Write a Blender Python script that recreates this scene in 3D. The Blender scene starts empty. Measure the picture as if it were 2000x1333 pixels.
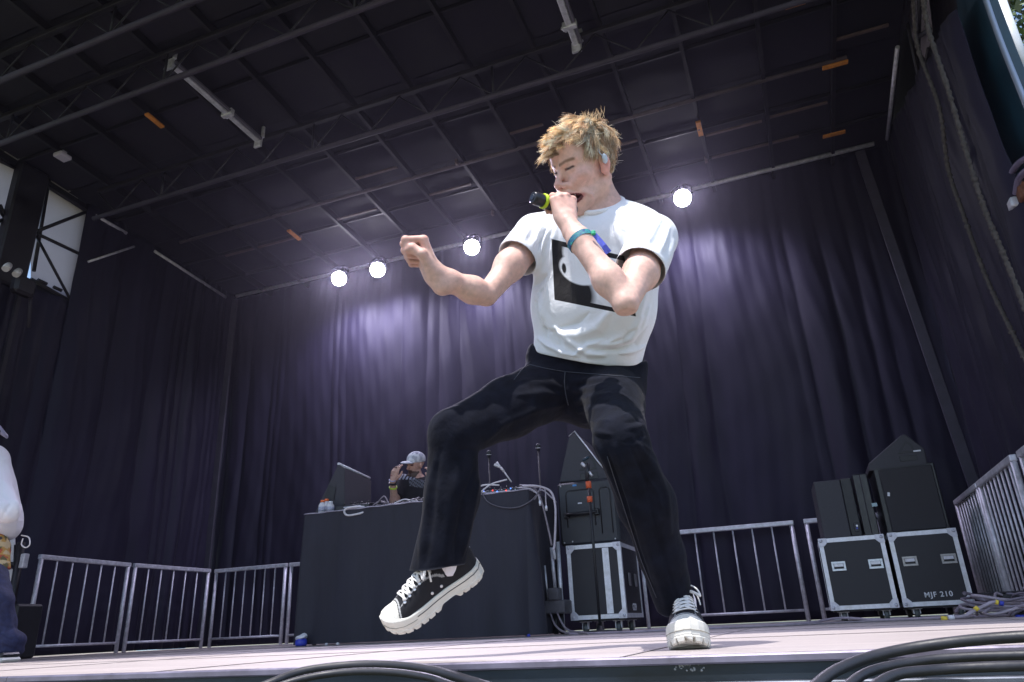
import bpy, bmesh, math, random
import numpy as np
from mathutils import Vector, Matrix, noise as mnoise
R_ = math.radians
rng = np.random.default_rng(7)
random.seed(7)
scene = bpy.context.scene
COL = scene.collection

# ------------------------------------------------------------------ camera
F_PX = 1416.446
YAW, PITCH, ROLL = R_(20.498), R_(21.564), R_(-2.691)
CAM = np.array([0.0, 0.0, 0.065])
def _axes(y, p, r):
    cy, sy, cp, sp, cr, sr = math.cos(y), math.sin(y), math.cos(p), math.sin(p), math.cos(r), math.sin(r)
    f = np.array([-sy*cp, cy*cp, sp]); rt = np.array([cy, sy, 0.0]); up = np.cross(rt, f)
    return rt*cr + up*sr, -rt*sr + up*cr, f
CR, CU, CF = _axes(YAW, PITCH, ROLL)          # camera right, up, forward
cam_data = bpy.data.cameras.new('camera'); cam = bpy.data.objects.new('camera', cam_data); COL.objects.link(cam)
cam_data.sensor_width = 36.0; cam_data.lens = F_PX/2000*36.0
cam_data.clip_start = 0.02; cam_data.clip_end = 400
M = Matrix(((CR[0], CU[0], -CF[0], CAM[0]), (CR[1], CU[1], -CF[1], CAM[1]), (CR[2], CU[2], -CF[2], CAM[2]), (0, 0, 0, 1)))
cam.matrix_world = M
scene.camera = cam

# ------------------------------------------------------------------ world, sun, exposure
SUN_EL, SUN_AZ = R_(69), R_(-10)     # azimuth measured from -Y (behind the camera) towards -X negative / +X positive
sun_dir = np.array([math.cos(SUN_EL)*math.sin(SUN_AZ), -math.cos(SUN_EL)*math.cos(SUN_AZ), math.sin(SUN_EL)])  # towards the sun
world = bpy.data.worlds.new('World'); scene.world = world; world.use_nodes = True
nt = world.node_tree; nt.nodes.clear()
sky = nt.nodes.new('ShaderNodeTexSky'); sky.sky_type = 'NISHITA'; sky.sun_disc = False
sky.sun_elevation = SUN_EL; sky.sun_rotation = math.atan2(sun_dir[0], sun_dir[1])
sky.air_density = 1.0; sky.dust_density = 1.2; sky.ozone_density = 1.0
bg = nt.nodes.new('ShaderNodeBackground'); bg.inputs[1].default_value = 0.15
wo = nt.nodes.new('ShaderNodeOutputWorld')
nt.links.new(sky.outputs[0], bg.inputs[0]); nt.links.new(bg.outputs[0], wo.inputs[0])
sl = bpy.data.lights.new('sun', 'SUN'); sl.energy = 3.6; sl.angle = R_(0.55); sl.color = (1.0, 0.965, 0.93)
so = bpy.data.objects.new('sun', sl); COL.objects.link(so)
so.rotation_euler = Vector(sun_dir).to_track_quat('Z', 'Y').to_euler(); so.location = (0, -10, 20)
scene.view_settings.view_transform = 'Standard'; scene.view_settings.look = 'None'
scene.view_settings.exposure = 0.88; scene.view_settings.gamma = 1.0; scene.view_settings.use_curve_mapping = False
scene.cycles.max_bounces = 6; scene.cycles.diffuse_bounces = 3; scene.cycles.glossy_bounces = 3
scene.cycles.transparent_max_bounces = 8; scene.cycles.sample_clamp_indirect = 4.0
scene.cycles.use_denoising = True
try: scene.cycles.denoiser = 'OPENIMAGEDENOISE'
except Exception: pass

# pixel of the photograph (2000 x 1333) -> world point at a real depth
def ray(x, y): return CR*(x-1000)/F_PX - CU*(y-666.5)/F_PX + CF
def atY(x, y, Y): d = ray(x, y); return CAM + d*((Y-CAM[1])/d[1])
def atX(x, y, X): d = ray(x, y); return CAM + d*((X-CAM[0])/d[0])
def atZ(x, y, Z): d = ray(x, y); return CAM + d*((Z-CAM[2])/d[2])
def proj(P):
    v = np.asarray(P) - CAM; w = v@CF
    return np.stack([1000+F_PX*(v@CR)/w, 666.5-F_PX*(v@CU)/w], -1)

# ------------------------------------------------------------------ helpers
def tag(o, label=None, cat=None, group=None, kind=None):
    if label: o['label'] = label
    if cat: o['category'] = cat
    if group: o['group'] = group
    if kind: o['kind'] = kind
    return o
def empty(name, loc=(0, 0, 0), rz=0.0, **k):
    o = bpy.data.objects.new(name, None); COL.objects.link(o); o.location = loc; o.rotation_euler = (0, 0, rz)
    o.empty_display_size = 0.05
    return tag(o, **k)
def obj_from(name, bm, mats, parent=None, smooth=False, label=None, **k):
    me = bpy.data.meshes.new(name)
    if isinstance(bm, bmesh.types.BMesh):
        bm.normal_update(); bm.to_mesh(me); bm.free()
    else:
        v, f = bm; me.from_pydata([tuple(map(float, p)) for p in v], [], [tuple(map(int, q)) for q in f]); me.update()
    if not isinstance(mats, (list, tuple)): mats = [mats]
    for m in mats: me.materials.append(m)
    if smooth:
        me.polygons.foreach_set('use_smooth', [True]*len(me.polygons))
    o = bpy.data.objects.new(name, me); COL.objects.link(o)
    if parent is not None: o.parent = parent
    return tag(o, label=label, **k)
def bmnew(): return bmesh.new()
def _mk(bm, geom, mat): 
    if mat:
        for v in geom: 
            for f in v.link_faces: f.material_index = mat
def box(bm, c, s, rot=None, bev=0.0, mi=0, seg=1):
    g = bmesh.ops.create_cube(bm, size=1.0)['verts']
    m = Matrix.Diagonal((s[0], s[1], s[2], 1))
    if rot is not None: m = rot.to_4x4() @ m
    m = Matrix.Translation(Vector([float(q) for q in c])) @ m
    bmesh.ops.transform(bm, matrix=m, verts=g)
    fs = {f for v in g for f in v.link_faces}
    for f in fs: f.material_index = mi
    if bev > 0:
        es = list({e for v in g for e in v.link_edges})
        r = bmesh.ops.bevel(bm, geom=es, offset=bev, segments=seg, profile=0.5, affect='EDGES')
        for f in r['faces']: f.material_index = mi
    return g
def boxr(bm, x0, x1, y0, y1, z0, z1, bev=0.0, mi=0):
    return box(bm, ((x0+x1)/2, (y0+y1)/2, (z0+z1)/2), (abs(x1-x0), abs(y1-y0), abs(z1-z0)), bev=bev, mi=mi)
def cyl(bm, a, b, r, r2=None, n=12, mi=0, caps=True):
    a = Vector([float(q) for q in a]); b = Vector([float(q) for q in b]); d = b-a; L = d.length
    if L < 1e-7: return
    g = bmesh.ops.create_cone(bm, cap_ends=caps, segments=n, radius1=r, radius2=r if r2 is None else r2, depth=L)['verts']
    q = d.to_track_quat('Z', 'Y').to_matrix().to_4x4()
    bmesh.ops.transform(bm, matrix=Matrix.Translation((a+b)/2) @ q, verts=g)
    for v in g:
        for f in v.link_faces: f.material_index = mi; f.smooth = True
    for f in {f for v in g for f in v.link_faces}:
        if len(f.verts) > 4: f.smooth = False
    return g
def catmull(pts, n=8):
    P = [np.asarray(p, float) for p in pts]; P = [2*P[0]-P[1]] + P + [2*P[-1]-P[-2]]
    out = []
    for i in range(1, len(P)-2):
        for k in range(n):
            t = k/n; a, b, c, d = P[i-1:i+3]
            out.append(0.5*((2*b)+(-a+c)*t+(2*a-5*b+4*c-d)*t*t+(-a+3*b-3*c+d)*t**3))
    out.append(P[-2]); return np.array(out)
def tube(bm, pts, r, n=8, mi=0, closed=False, flat=1.0, caps=True):
    """sweep a circle (or a flattened one) along points; r may be a list"""
    P = np.asarray(pts, float); m = len(P)
    rr = np.full(m, r) if np.isscalar(r) else np.asarray(r, float)
    T = np.gradient(P, axis=0); T /= np.linalg.norm(T, axis=1)[:, None]+1e-12
    up = np.array([0, 0, 1.0]) if abs(T[0][2]) < .9 else np.array([1.0, 0, 0])
    u = np.cross(T[0], up); u /= np.linalg.norm(u)
    rings = []
    for i in range(m):
        u = u - T[i]*(u@T[i]); u /= np.linalg.norm(u)+1e-12; w = np.cross(T[i], u)
        rings.append([bm.verts.new(tuple(P[i]+rr[i]*(math.cos(2*math.pi*k/n)*u+flat*math.sin(2*math.pi*k/n)*w))) for k in range(n)])
    for i in range(m-1):
        for k in range(n):
            f = bm.faces.new((rings[i][k], rings[i][(k+1) % n], rings[i+1][(k+1) % n], rings[i+1][k])); f.smooth = True; f.material_index = mi
    if caps:
        for rg in (rings[0][::-1], rings[-1]):
            f = bm.faces.new(rg); f.material_index = mi
def prism(bm, poly, y0, y1, axis='Y', mi=0, bev=0.0):
    """polygon (list of 2D points) extruded along an axis: axis Y -> poly in XZ, X -> poly in YZ, Z -> XY"""
    def P(p, t):
        return {'Y': (p[0], t, p[1]), 'X': (t, p[0], p[1]), 'Z': (p[0], p[1], t)}[axis]
    a = [bm.verts.new(P(p, y0)) for p in poly]; b = [bm.verts.new(P(p, y1)) for p in poly]
    fs = [bm.faces.new(a), bm.faces.new(b[::-1])]
    n = len(poly)
    for i in range(n): fs.append(bm.faces.new((a[i], b[i], b[(i+1) % n], a[(i+1) % n])))
    for f in fs: f.material_index = mi
    bmesh.ops.recalc_face_normals(bm, faces=fs)
    if bev > 0:
        es = list({e for f in fs for e in f.edges})
        r = bmesh.ops.bevel(bm, geom=es, offset=bev, segments=2, profile=0.5, affect='EDGES')
        for f in r['faces']: f.material_index = mi
def lathe(bm, prof, c=(0, 0, 0), axis=(0, 0, 1), n=16, mi=0):
    q = Vector(axis).to_track_quat('Z', 'Y').to_matrix(); c = Vector([float(t) for t in c]); rings = []
    for r, z in prof:
        rings.append([bm.verts.new(c + q @ Vector((r*math.cos(2*math.pi*k/n), r*math.sin(2*math.pi*k/n), z))) for k in range(n)])
    for i in range(len(prof)-1):
        for k in range(n):
            f = bm.faces.new((rings[i][k], rings[i][(k+1) % n], rings[i+1][(k+1) % n], rings[i+1][k])); f.smooth = True; f.material_index = mi
    for rg in (rings[0][::-1], rings[-1]):
        f = bm.faces.new(rg); f.material_index = mi
    return rings

# ------------------------------------------------------------------ materials
def mat(name, color, rough=0.6, metal=0.0, var=0.0, scale=8.0, bump=0.0, bscale=60.0, spec=0.5, coat=0.0, sheen=0.0, sss=0.0,
        sssr=(1, .35, .2), emit=None, estr=0.0, var_color=None, stretch=(1, 1, 1), rvar=0.0, detail=6.0, island=0.0, sheen_rough=.5, alpha=1.0, trans=0.0):
    m = bpy.data.materials.new(name); m.use_nodes = True; nt = m.node_tree; N = nt.nodes; L = nt.links
    b = N['Principled BSDF']
    b.inputs['Roughness'].default_value = rough; b.inputs['Metallic'].default_value = metal
    b.inputs['Specular IOR Level'].default_value = spec
    b.inputs['Coat Weight'].default_value = coat
    b.inputs['Sheen Weight'].default_value = sheen; b.inputs['Sheen Roughness'].default_value = sheen_rough
    b.inputs['Transmission Weight'].default_value = trans
    if sss:
        b.inputs['Subsurface Weight'].default_value = sss; b.inputs['Subsurface Radius'].default_value = sssr; b.inputs['Subsurface Scale'].default_value = 0.012
    if emit is not None:
        b.inputs['Emission Color'].default_value = (*emit, 1); b.inputs['Emission Strength'].default_value = estr
    b.inputs['Base Color'].default_value = (*color, 1)
    tc = N.new('ShaderNodeTexCoord'); mp = N.new('ShaderNodeMapping'); mp.inputs['Scale'].default_value = stretch
    L.new(tc.outputs['Object'], mp.inputs[0])
    col_out = None
    if var or var_color is not None or rvar:
        nz = N.new('ShaderNodeTexNoise'); nz.inputs['Scale'].default_value = scale; nz.inputs['Detail'].default_value = detail; nz.inputs['Roughness'].default_value = .6
        L.new(mp.outputs[0], nz.inputs['Vector'])
        if var or var_color is not None:
            rp = N.new('ShaderNodeValToRGB'); rp.color_ramp.elements[0].position = .3; rp.color_ramp.elements[1].position = .7
            c2 = var_color if var_color is not None else tuple(c*(1+var) for c in color)
            c1 = color if var_color is not None else tuple(c*(1-var) for c in color)
            rp.color_ramp.elements[0].color = (*c1, 1); rp.color_ramp.elements[1].color = (*c2, 1)
            L.new(nz.outputs['Fac'], rp.inputs[0]); col_out = rp.outputs[0]
        if rvar:
            mr = N.new('ShaderNodeMapRange'); mr.inputs[3].default_value = max(0.02, rough-rvar); mr.inputs[4].default_value = min(1, rough+rvar)
            mr.inputs[1].default_value = .3; mr.inputs[2].default_value = .7
            L.new(nz.outputs['Fac'], mr.inputs[0]); L.new(mr.outputs[0], b.inputs['Roughness'])
    if island:
        g = N.new('ShaderNodeNewGeometry'); hs = N.new('ShaderNodeHueSaturation')
        mr = N.new('ShaderNodeMapRange'); mr.inputs[3].default_value = 1-island; mr.inputs[4].default_value = 1+island
        L.new(g.outputs['Random Per Island'], mr.inputs[0]); L.new(mr.outputs[0], hs.inputs['Value'])
        if col_out is not None: L.new(col_out, hs.inputs['Color'])
        else: hs.inputs['Color'].default_value = (*color, 1)
        col_out = hs.outputs[0]
    if col_out is not None: L.new(col_out, b.inputs['Base Color'])
    if bump:
        n2 = N.new('ShaderNodeTexNoise'); n2.inputs['Scale'].default_value = bscale; n2.inputs['Detail'].default_value = 5
        L.new(mp.outputs[0], n2.inputs['Vector'])
        bp = N.new('ShaderNodeBump'); bp.inputs['Strength'].default_value = 1.0; bp.inputs['Distance'].default_value = bump
        L.new(n2.outputs['Fac'], bp.inputs['Height']); L.new(bp.outputs[0], b.inputs['Normal'])
    return m
MT = {}
MT['floor'] = mat('deck_paint', (.25, .215, .205), .66, var_color=(.37, .325, .31), scale=2.6, stretch=(.45, 5, 1), bump=.0008, bscale=90, rvar=.14, detail=9)
MT['black_steel'] = mat('black_steel', (.012, .010, .014), .5, .2, var=.4, scale=5, rvar=.1)
MT['roof_panel'] = mat('roof_panel', (.0055, .0036, .0115), .8, var=.45, scale=1.6, bump=.002, bscale=9, rvar=.12, island=.25)
MT['roof_steel'] = mat('roof_steel', (.018, .014, .022), .7, .1, var=.4, scale=3, rvar=.1)
MT['roof_tube'] = mat('roof_tube', (.10, .078, .088), .7, .1, var=.35, scale=4, rvar=.12)
MT['alu'] = mat('aluminium', (.62, .62, .66), .42, .45, var=.22, scale=18, bump=.0004, bscale=160, rvar=.12)
MT['galv'] = mat('galvanised_steel', (.56, .55, .60), .45, .35, var=.25, scale=22, rvar=.12, bump=.0003, bscale=120)
MT['curtain'] = mat('drape_cloth', (.0135, .0110, .0265), .6, var=.25, scale=1.3, bump=.0016, bscale=26, stretch=(1, 1, .35), sheen=.03, rvar=.1, spec=.22)
MT['orange'] = mat('orange_strap', (.55, .20, .03), .6, var=.25, scale=20)
MT['batten'] = mat('brown_batten', (.10, .065, .055), .6, var=.3, scale=12)
MT['white_fabric'] = mat('white_vinyl', (.52, .47, .47), .6, var=.08, scale=3, trans=0.0)
MT['carpet'] = mat('black_carpet', (.013, .012, .016), .85, var=.3, scale=260, bump=.0015, bscale=420, spec=.25)
MT['case_lam'] = mat('case_laminate', (.014, .013, .018), .55, var=.3, scale=140, bump=.0007, bscale=240, rvar=.1)
MT['rubber'] = mat('black_rubber', (.010, .010, .012), .5, var=.3, scale=30, rvar=.12)
MT['plastic'] = mat('black_plastic', (.012, .012, .014), .38, var=.25, scale=40, rvar=.1)
MT['cable_grey'] = mat('grey_cable', (.20, .17, .19), .5, var=.3, scale=25)
MT['cable_white'] = mat('white_cable', (.62, .58, .60), .45, var=.12, scale=25)
MT['white_paint'] = mat('white_print', (.66, .66, .70), .5, var=.12, scale=60)
MT['blue_plastic'] = mat('blue_plastic', (.03, .05, .42), .4, var=.15, scale=30)
MT['yellow'] = mat('yellow_tape', (.65, .48, .05), .55, var=.2, scale=40)
MT['orange_pl'] = mat('orange_plastic', (.80, .16, .03), .45, var=.12, scale=40)
MT['bottle_white'] = mat('bottle_plastic', (.62, .60, .62), .35, var=.12, scale=50)
MT['tablecloth'] = mat('tablecloth', (.013, .012, .022), .72, var=.3, scale=5, bump=.012, bscale=5, stretch=(1, 1, .22), sheen=.05)
MT['dark_box'] = mat('dark_box', (.012, .012, .016), .45, var=.3, scale=20)
MT['chrome'] = mat('chrome', (.7, .7, .72), .22, .95)
MT['teal'] = mat('teal_tarp', (.012, .045, .07), .45, var=.55, scale=1.8, bump=.004, bscale=6, rvar=.15)
MT['lamp_black'] = mat('lamp_housing', (.004, .004, .005), .9, spec=.1)
MT['lamp_face'] = mat('lamp_lens', (.9, .9, .9), .3, emit=(.90, .86, 1.0), estr=48.0)
MT['led_blue'] = mat('led_blue', (.1, .2, .9), .4, emit=(.1, .25, 1), estr=1.5)
MT['led_red'] = mat('led_red', (.9, .05, .05), .4, emit=(1, .05, .03), estr=1.5)
# ================================================================== the setting
bm = bmnew()
# ground outside, far below the deck
g = [bm.verts.new(p) for p in ((-150, -60, -1.35), (150, -60, -1.35), (150, 200, -1.35), (-150, 200, -1.35))]; bm.faces.new(g)
obj_from('ground', bm, mat('ground_grass', (.05, .07, .03), .9, var_color=(.10, .09, .05), scale=.8, bump=.02, bscale=8), kind='structure')
FX0, FX1, FY0, FY1 = -8.6, 3.2, 1.50, 8.6
bm = bmnew()
boxr(bm, FX0, FX1, FY0, FY1, -.035, 0.0)
fo = obj_from('stage_floor', bm, MT['floor'], kind='structure')
# plank direction streaks and sheet joints belong to the floor
bm = bmnew()
for y in (2.72, 3.94, 5.16, 6.38): boxr(bm, FX0+.01, FX1-.01, y-.003, y+.003, .0002, .0022)
for i, x in enumerate(np.arange(FX0+.9, FX1, 1.22)): boxr(bm, x-.0025, x+.0025, FY0+.05, FY1-.05, .0002, .0018)
obj_from('deck_joint', bm, mat('joint_dirt', (.22, .19, .19), .8), parent=fo)
# stage front edge: aluminium lip, dark fascia, lower rail, skirt
edge = empty('stage_edge', (-1, FY0, 0), kind='structure')
def loc(o, p): o.matrix_parent_inverse = p.matrix_basis.inverted(); return o
def part(name, bm, m, parent, **k):
    o = obj_from(name, bm, m, parent=parent, **k)
    o.matrix_parent_inverse = Matrix.Translation(-Vector(parent.location)) if not parent.rotation_euler.z else (Matrix.Translation(parent.location) @ Matrix.Rotation(parent.rotation_euler.z, 4, 'Z')).inverted()
    return o
bm = bmnew(); boxr(bm, FX0, FX1, FY0-.028, FY0-.001, -.012, .0035, bev=.003)
part('edge_lip', bm, mat('edge_lip', (.20, .18, .24), .38, .55, var=.3, scale=9, rvar=.15, bump=.0006, bscale=40), edge)
bm = bmnew(); boxr(bm, FX0, FX1, FY0-.020, FY0-.004, -.040, -.0125)
part('fascia', bm, mat('edge_fascia', (.018, .026, .036), .45, .3, var=.5, scale=7, stretch=(.4, 1, 2), rvar=.15), edge)
bm = bmnew(); boxr(bm, FX0, FX1, FY0-.050, FY0-.005, -.050, -.0405, bev=.002)
part('edge_rail', bm, mat('edge_rail', (.10, .11, .14), .35, .6, var=.4, scale=11, rvar=.15), edge)
bm = bmnew()
boxr(bm, FX0, FX1, FY0-.030, FY0-.006, -.20, -.0505)
for i, x in enumerate(np.arange(FX0+.05, FX1, .085)):
    boxr(bm, x, x+.062, FY0-.0405, FY0-.0305, -.15, -.056-.004*(i % 3 == 0), bev=.003)
part('edge_skirt', bm, mat('edge_skirt', (.03, .05, .08), .42, .3, var_color=(.10, .13, .18), scale=16, rvar=.15), edge)
# scuffs of bare metal on the fascia
bm = bmnew()
for k in range(26):
    c = atY(1318+rng.uniform(0, 62), 1300+rng.uniform(-4, 10)+.1*k*.3, FY0-.0205)
    lathe(bm, [(rng.uniform(.001, .0035), -.0006), (.0004, .0006)], c, (0, -1, 0), n=6)
part('paint_chips', bm, mat('bare_metal', (.35, .34, .33), .5, .4), edge)
bm = bmnew(); boxr(bm, FX0, FX1, FY0+.4, FY0+.42, -1.35, -.036)
obj_from('stage_skirt_cloth', bm, MT['black_steel'], kind='structure')

# ------------------------------------------------------------------ roof
RS = math.tan(R_(3.8))
def roof_z(y): return 4.87 + (7.7-y)*RS
def roofpt(x, y, dz=0.0):
    d = ray(x, y); t = (4.87+7.7*RS+dz-CAM[2])/(d[2]+d[1]*RS); return CAM+t*d
RX0, RX1, RY0, RY1 = -7.5, 1.72, 1.35, 7.98
roof = empty('stage_roof', (-2.9, 4.7, 5.0), kind='structure')
purl = [-7.42, -6.76, -6.10, -5.44, -4.77, -4.12, -3.47, -2.82, -2.18, -1.53, -.90, -.26, .42, 1.06, 1.66]
rows = [1.35, 1.9, 2.55, 3.17, 3.73, 4.37, 5.0, 5.62, 6.26, 6.78, 7.32, 7.95]
bm = bmnew()
for i in range(len(purl)-1):
    for j in range(len(rows)-1):
        x0, x1, y0, y1 = purl[i]+.012, purl[i+1]-.012, rows[j]+.006, rows[j+1]-.006
        dz = rng.uniform(0, .012); n = 4
        vs = [[bm.verts.new((x0+(x1-x0)*a/n, y0+(y1-y0)*b/n, roof_z(y0+(y1-y0)*b/n)+.06+dz+.018*math.sin(math.pi*a/n)*math.sin(math.pi*b/n)*rng.uniform(.3, 1.2))) for b in range(n+1)] for a in range(n+1)]
        for a in range(n):
            for b in range(n): f = bm.faces.new((vs[a][b], vs[a][b+1], vs[a+1][b+1], vs[a+1][b])); f.smooth = True
part('roof_panels', bm, MT['roof_panel'], roof)
bm = bmnew()
v = [bm.verts.new((x, y, roof_z(y)+.13)) for x, y in ((RX0-.2, RY0), (RX1+.15, RY0), (RX1+.15, RY1+.1), (RX0-.2, RY1+.1))]; bm.faces.new(v)
part('roof_skin', bm, MT['black_steel'], roof)
# front drip edge and side fascias that close the roof
bm = bmnew()
for x0, x1 in ((RX0-.25, RX0-.2), (RX1+.15, RX1+.2)):
    prism(bm, [(RY0, roof_z(RY0)-.02), (RY1+.1, roof_z(RY1)-.02), (RY1+.1, roof_z(RY1)+.14), (RY0, roof_z(RY0)+.14)], x0, x1, 'X')
part('roof_side_beam', bm, MT['black_steel'], roof)
def slope_bar(bm, x, y0, y1, w, h, dz, mi=0):
    prism(bm, [(y0, roof_z(y0)+dz), (y1, roof_z(y1)+dz), (y1, roof_z(y1)+dz+h), (y0, roof_z(y0)+dz+h)], x-w/2, x+w/2, 'X', mi=mi)
for i, x in enumerate(purl):
    bm = bmnew(); slope_bar(bm, x, RY0, RY1-.02, .035, .085, -.035); part('purlin', bm, MT['black_steel'], roof)
for j, y in enumerate(rows):
    if j in (1, 2, 5, 7, 9, 10):
        bm = bmnew(); boxr(bm, RX0+.05, RX1-.06, y-.010, y+.010, roof_z(y)+.012, roof_z(y)+.05); part('cross_batten', bm, MT['black_steel'], roof)
# trusses across the stage: two chords with zigzag webs
def truss(y, dep, x0=RX0-.12, x1=RX1-.02, name='roof_truss'):
    zt = roof_z(y)-.05; zb = zt-dep
    bm = bmnew()
    cyl(bm, (x0, y, zb), (x1, y, zb), .026, n=12); 
    part('truss_bottom_chord', bm, MT['roof_tube_d'], roof)
    bm = bmnew(); box(bm, ((x0+x1)/2, y, zt), (x1-x0, .05, .05), bev=.004); box(bm, ((x0+x1)/2, y+.05, zb+.035), (x1-x0, .018, .018))
    part('truss_top_chord', bm, MT['black_steel'], roof)
    bm = bmnew(); n = int((x1-x0)/.66); st = (x1-x0)/n
    for k in range(n):
        xa = x0+k*st
        cyl(bm, (xa, y, zt-.02), (xa+st/2, y, zb+.01), .008, n=6); cyl(bm, (xa+st/2, y, zb+.01), (xa+st, y, zt-.02), .008, n=6)
        if k % 3 == 1: cyl(bm, (xa+st/2, y, zb+.01), (xa+st/2, y, zt), .012, n=6)
    part('truss_webs', bm, MT['black_steel'], roof)
MT['roof_tube_d'] = mat('roof_tube_dark', (.042, .034, .052), .7, .1, var=.35, scale=4, rvar=.12)
truss(5.03, .36, x0=-6.93); truss(3.76, .34); truss(3.19, .34); truss(2.3, .34)
# light coloured tubes running across
bm = bmnew()
zz = roof_z(6.25)-.03; cyl(bm, (RX0+.6, 6.25, zz), (RX1-.55, 6.25, zz), .022, n=12)
part('roof_tube', bm, MT['roof_tube'], roof)
for (a, b) in (((462, 579), (1180, 412)), ((1190, 410), (1707, 281))):
    A, B = atY(*a, 7.72), atY(*b, 7.72)
    bm = bmnew(); cyl(bm, A, B, .026, n=12); part('back_lighting_bar', bm, MT['galv'], roof)
# side rails of the roof (left in two pieces, right in one)
for (a, b, X) in (((186, 421), (247, 456), -7.35), ((302, 491), (441, 581), -7.35), ((1753, 92), (1733, 272), 1.60)):
    A, B = atX(*a, X), atX(*b, X); bm = bmnew(); cyl(bm, A, B, .02, n=10); part('side_rail', bm, MT['galv'], roof)
# brown battens clipped between purlins
for (a, b) in (((694, 350), (776, 327)), ((835, 382), (920, 360)), ((657, 430), (735, 408)), ((440, 500), (590, 462)), ((1378, 266), (1488, 236)), ((1496, 233), (1616, 199)), ((1212, 283), (1246, 274)), ((990, 264), (1060, 243)),
               ((1390, 308), (1560, 268)), ((1630, 76), (1735, 52))):
    A, B = roofpt(*a), roofpt(*b); bm = bmnew(); box(bm, (A+B)/2, (abs(B[0]-A[0]), .035, .02), bev=.003); part('roof_batten', bm, MT['batten'], roof)
for (a, b) in (((285, 221), (319, 247)), ((563, 449), (586, 467)), ((385, 163), (412, 190)), ((1362, 237), (1370, 263))):
    A, B = roofpt(*a, -.045), roofpt(*b, -.045); bm = bmnew(); x = (A[0]+B[0])/2
    prism(bm, [(A[1], A[2]), (B[1], B[2]), (B[1], B[2]-.02), (A[1], A[2]-.02)], x-.025, x+.025, 'X'); part('warning_strip', bm, MT['orange'], roof)
for (a, b) in (((1605, 130), (1655, 115)), ((1606, 264), (1650, 252)), ((1532, 9), (1572, -2))):
    A, B = roofpt(*a, -.03), roofpt(*b, -.03); bm = bmnew(); box(bm, (A+B)/2-np.array([0, 0, .03]), (abs(B[0]-A[0]), .05, .02), bev=.003); part('warning_strip', bm, MT['orange'], roof)
for p in ((892, 313), (1364, 246), (1378, 308), (962, 412)):
    A = roofpt(*p); bm = bmnew(); box(bm, A-np.array([0, 0, .03]), (.03, .05, .07), bev=.004); part('roof_bracket', bm, MT['batten'], roof)

# fluorescent style work light fixtures hung along the purlins (unlit)
def fixture(a, b, label, ex):
    A, B = roofpt(*a, -.10), roofpt(*b, -.10); d = (B-A); L = np.linalg.norm(d)
    t = empty('strip_light', tuple(A), label=label, cat='light fixture', group='unlit strip lights under the roof')
    u = d/L; s = np.array([1., 0, 0]); n = np.cross(s, u)
    rm = Matrix(((s[0], u[0], n[0]), (s[1], u[1], n[1]), (s[2], u[2], n[2])))
    bm = bmnew(); box(bm, (A+B)/2, (.055, L, .05), rot=rm, bev=.004); part('housing', bm, MT['alu'], t)
    bm = bmnew(); box(bm, (A+B)/2+s*.045, (.030, L*.98, .03), rot=rm, bev=.004); part('side_channel', bm, mat('channel_grey', (.16, .15, .18), .4, .5), t)
    for q in ((A, B) if ex else (B,)):
        bm = bmnew(); box(bm, q+n*(-.03)+u*0, (.09, .03, .12), rot=rm, bev=.006); box(bm, q+s*.05+np.array([0, 0, .09]), (.03, .03, .14), bev=.004); part('hanger_bracket', bm, MT['galv'], t)
    bm = bmnew(); q = A+d*.62; box(bm, q, (.13, .05, .075), rot=rm, bev=.006); cyl(bm, q-s*.07, q-s*.04+u*.05, .018); part('clamp', bm, MT['alu'], t)
    return t
fixture((332, 122), (505, 275), 'grey unlit strip light hanging under the dark roof at the upper left', True)
fixture((1088, -18), (1126, 88), 'grey unlit strip light cut by the top edge of the frame, above the singer', False)
t = empty('roof_sensor', tuple(atX(122, 306, -6.75)), label='small white box fixed to the roof above the white side panels', cat='roof box')
bm = bmnew(); c = atX(122, 306, -6.75); box(bm, c, (.12, .14, .05), bev=.01); box(bm, c+np.array([0, 0, .04]), (.05, .05, .05)); part('cover', bm, mat('sensor_white', (.45, .42, .48), .5), t)

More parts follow.
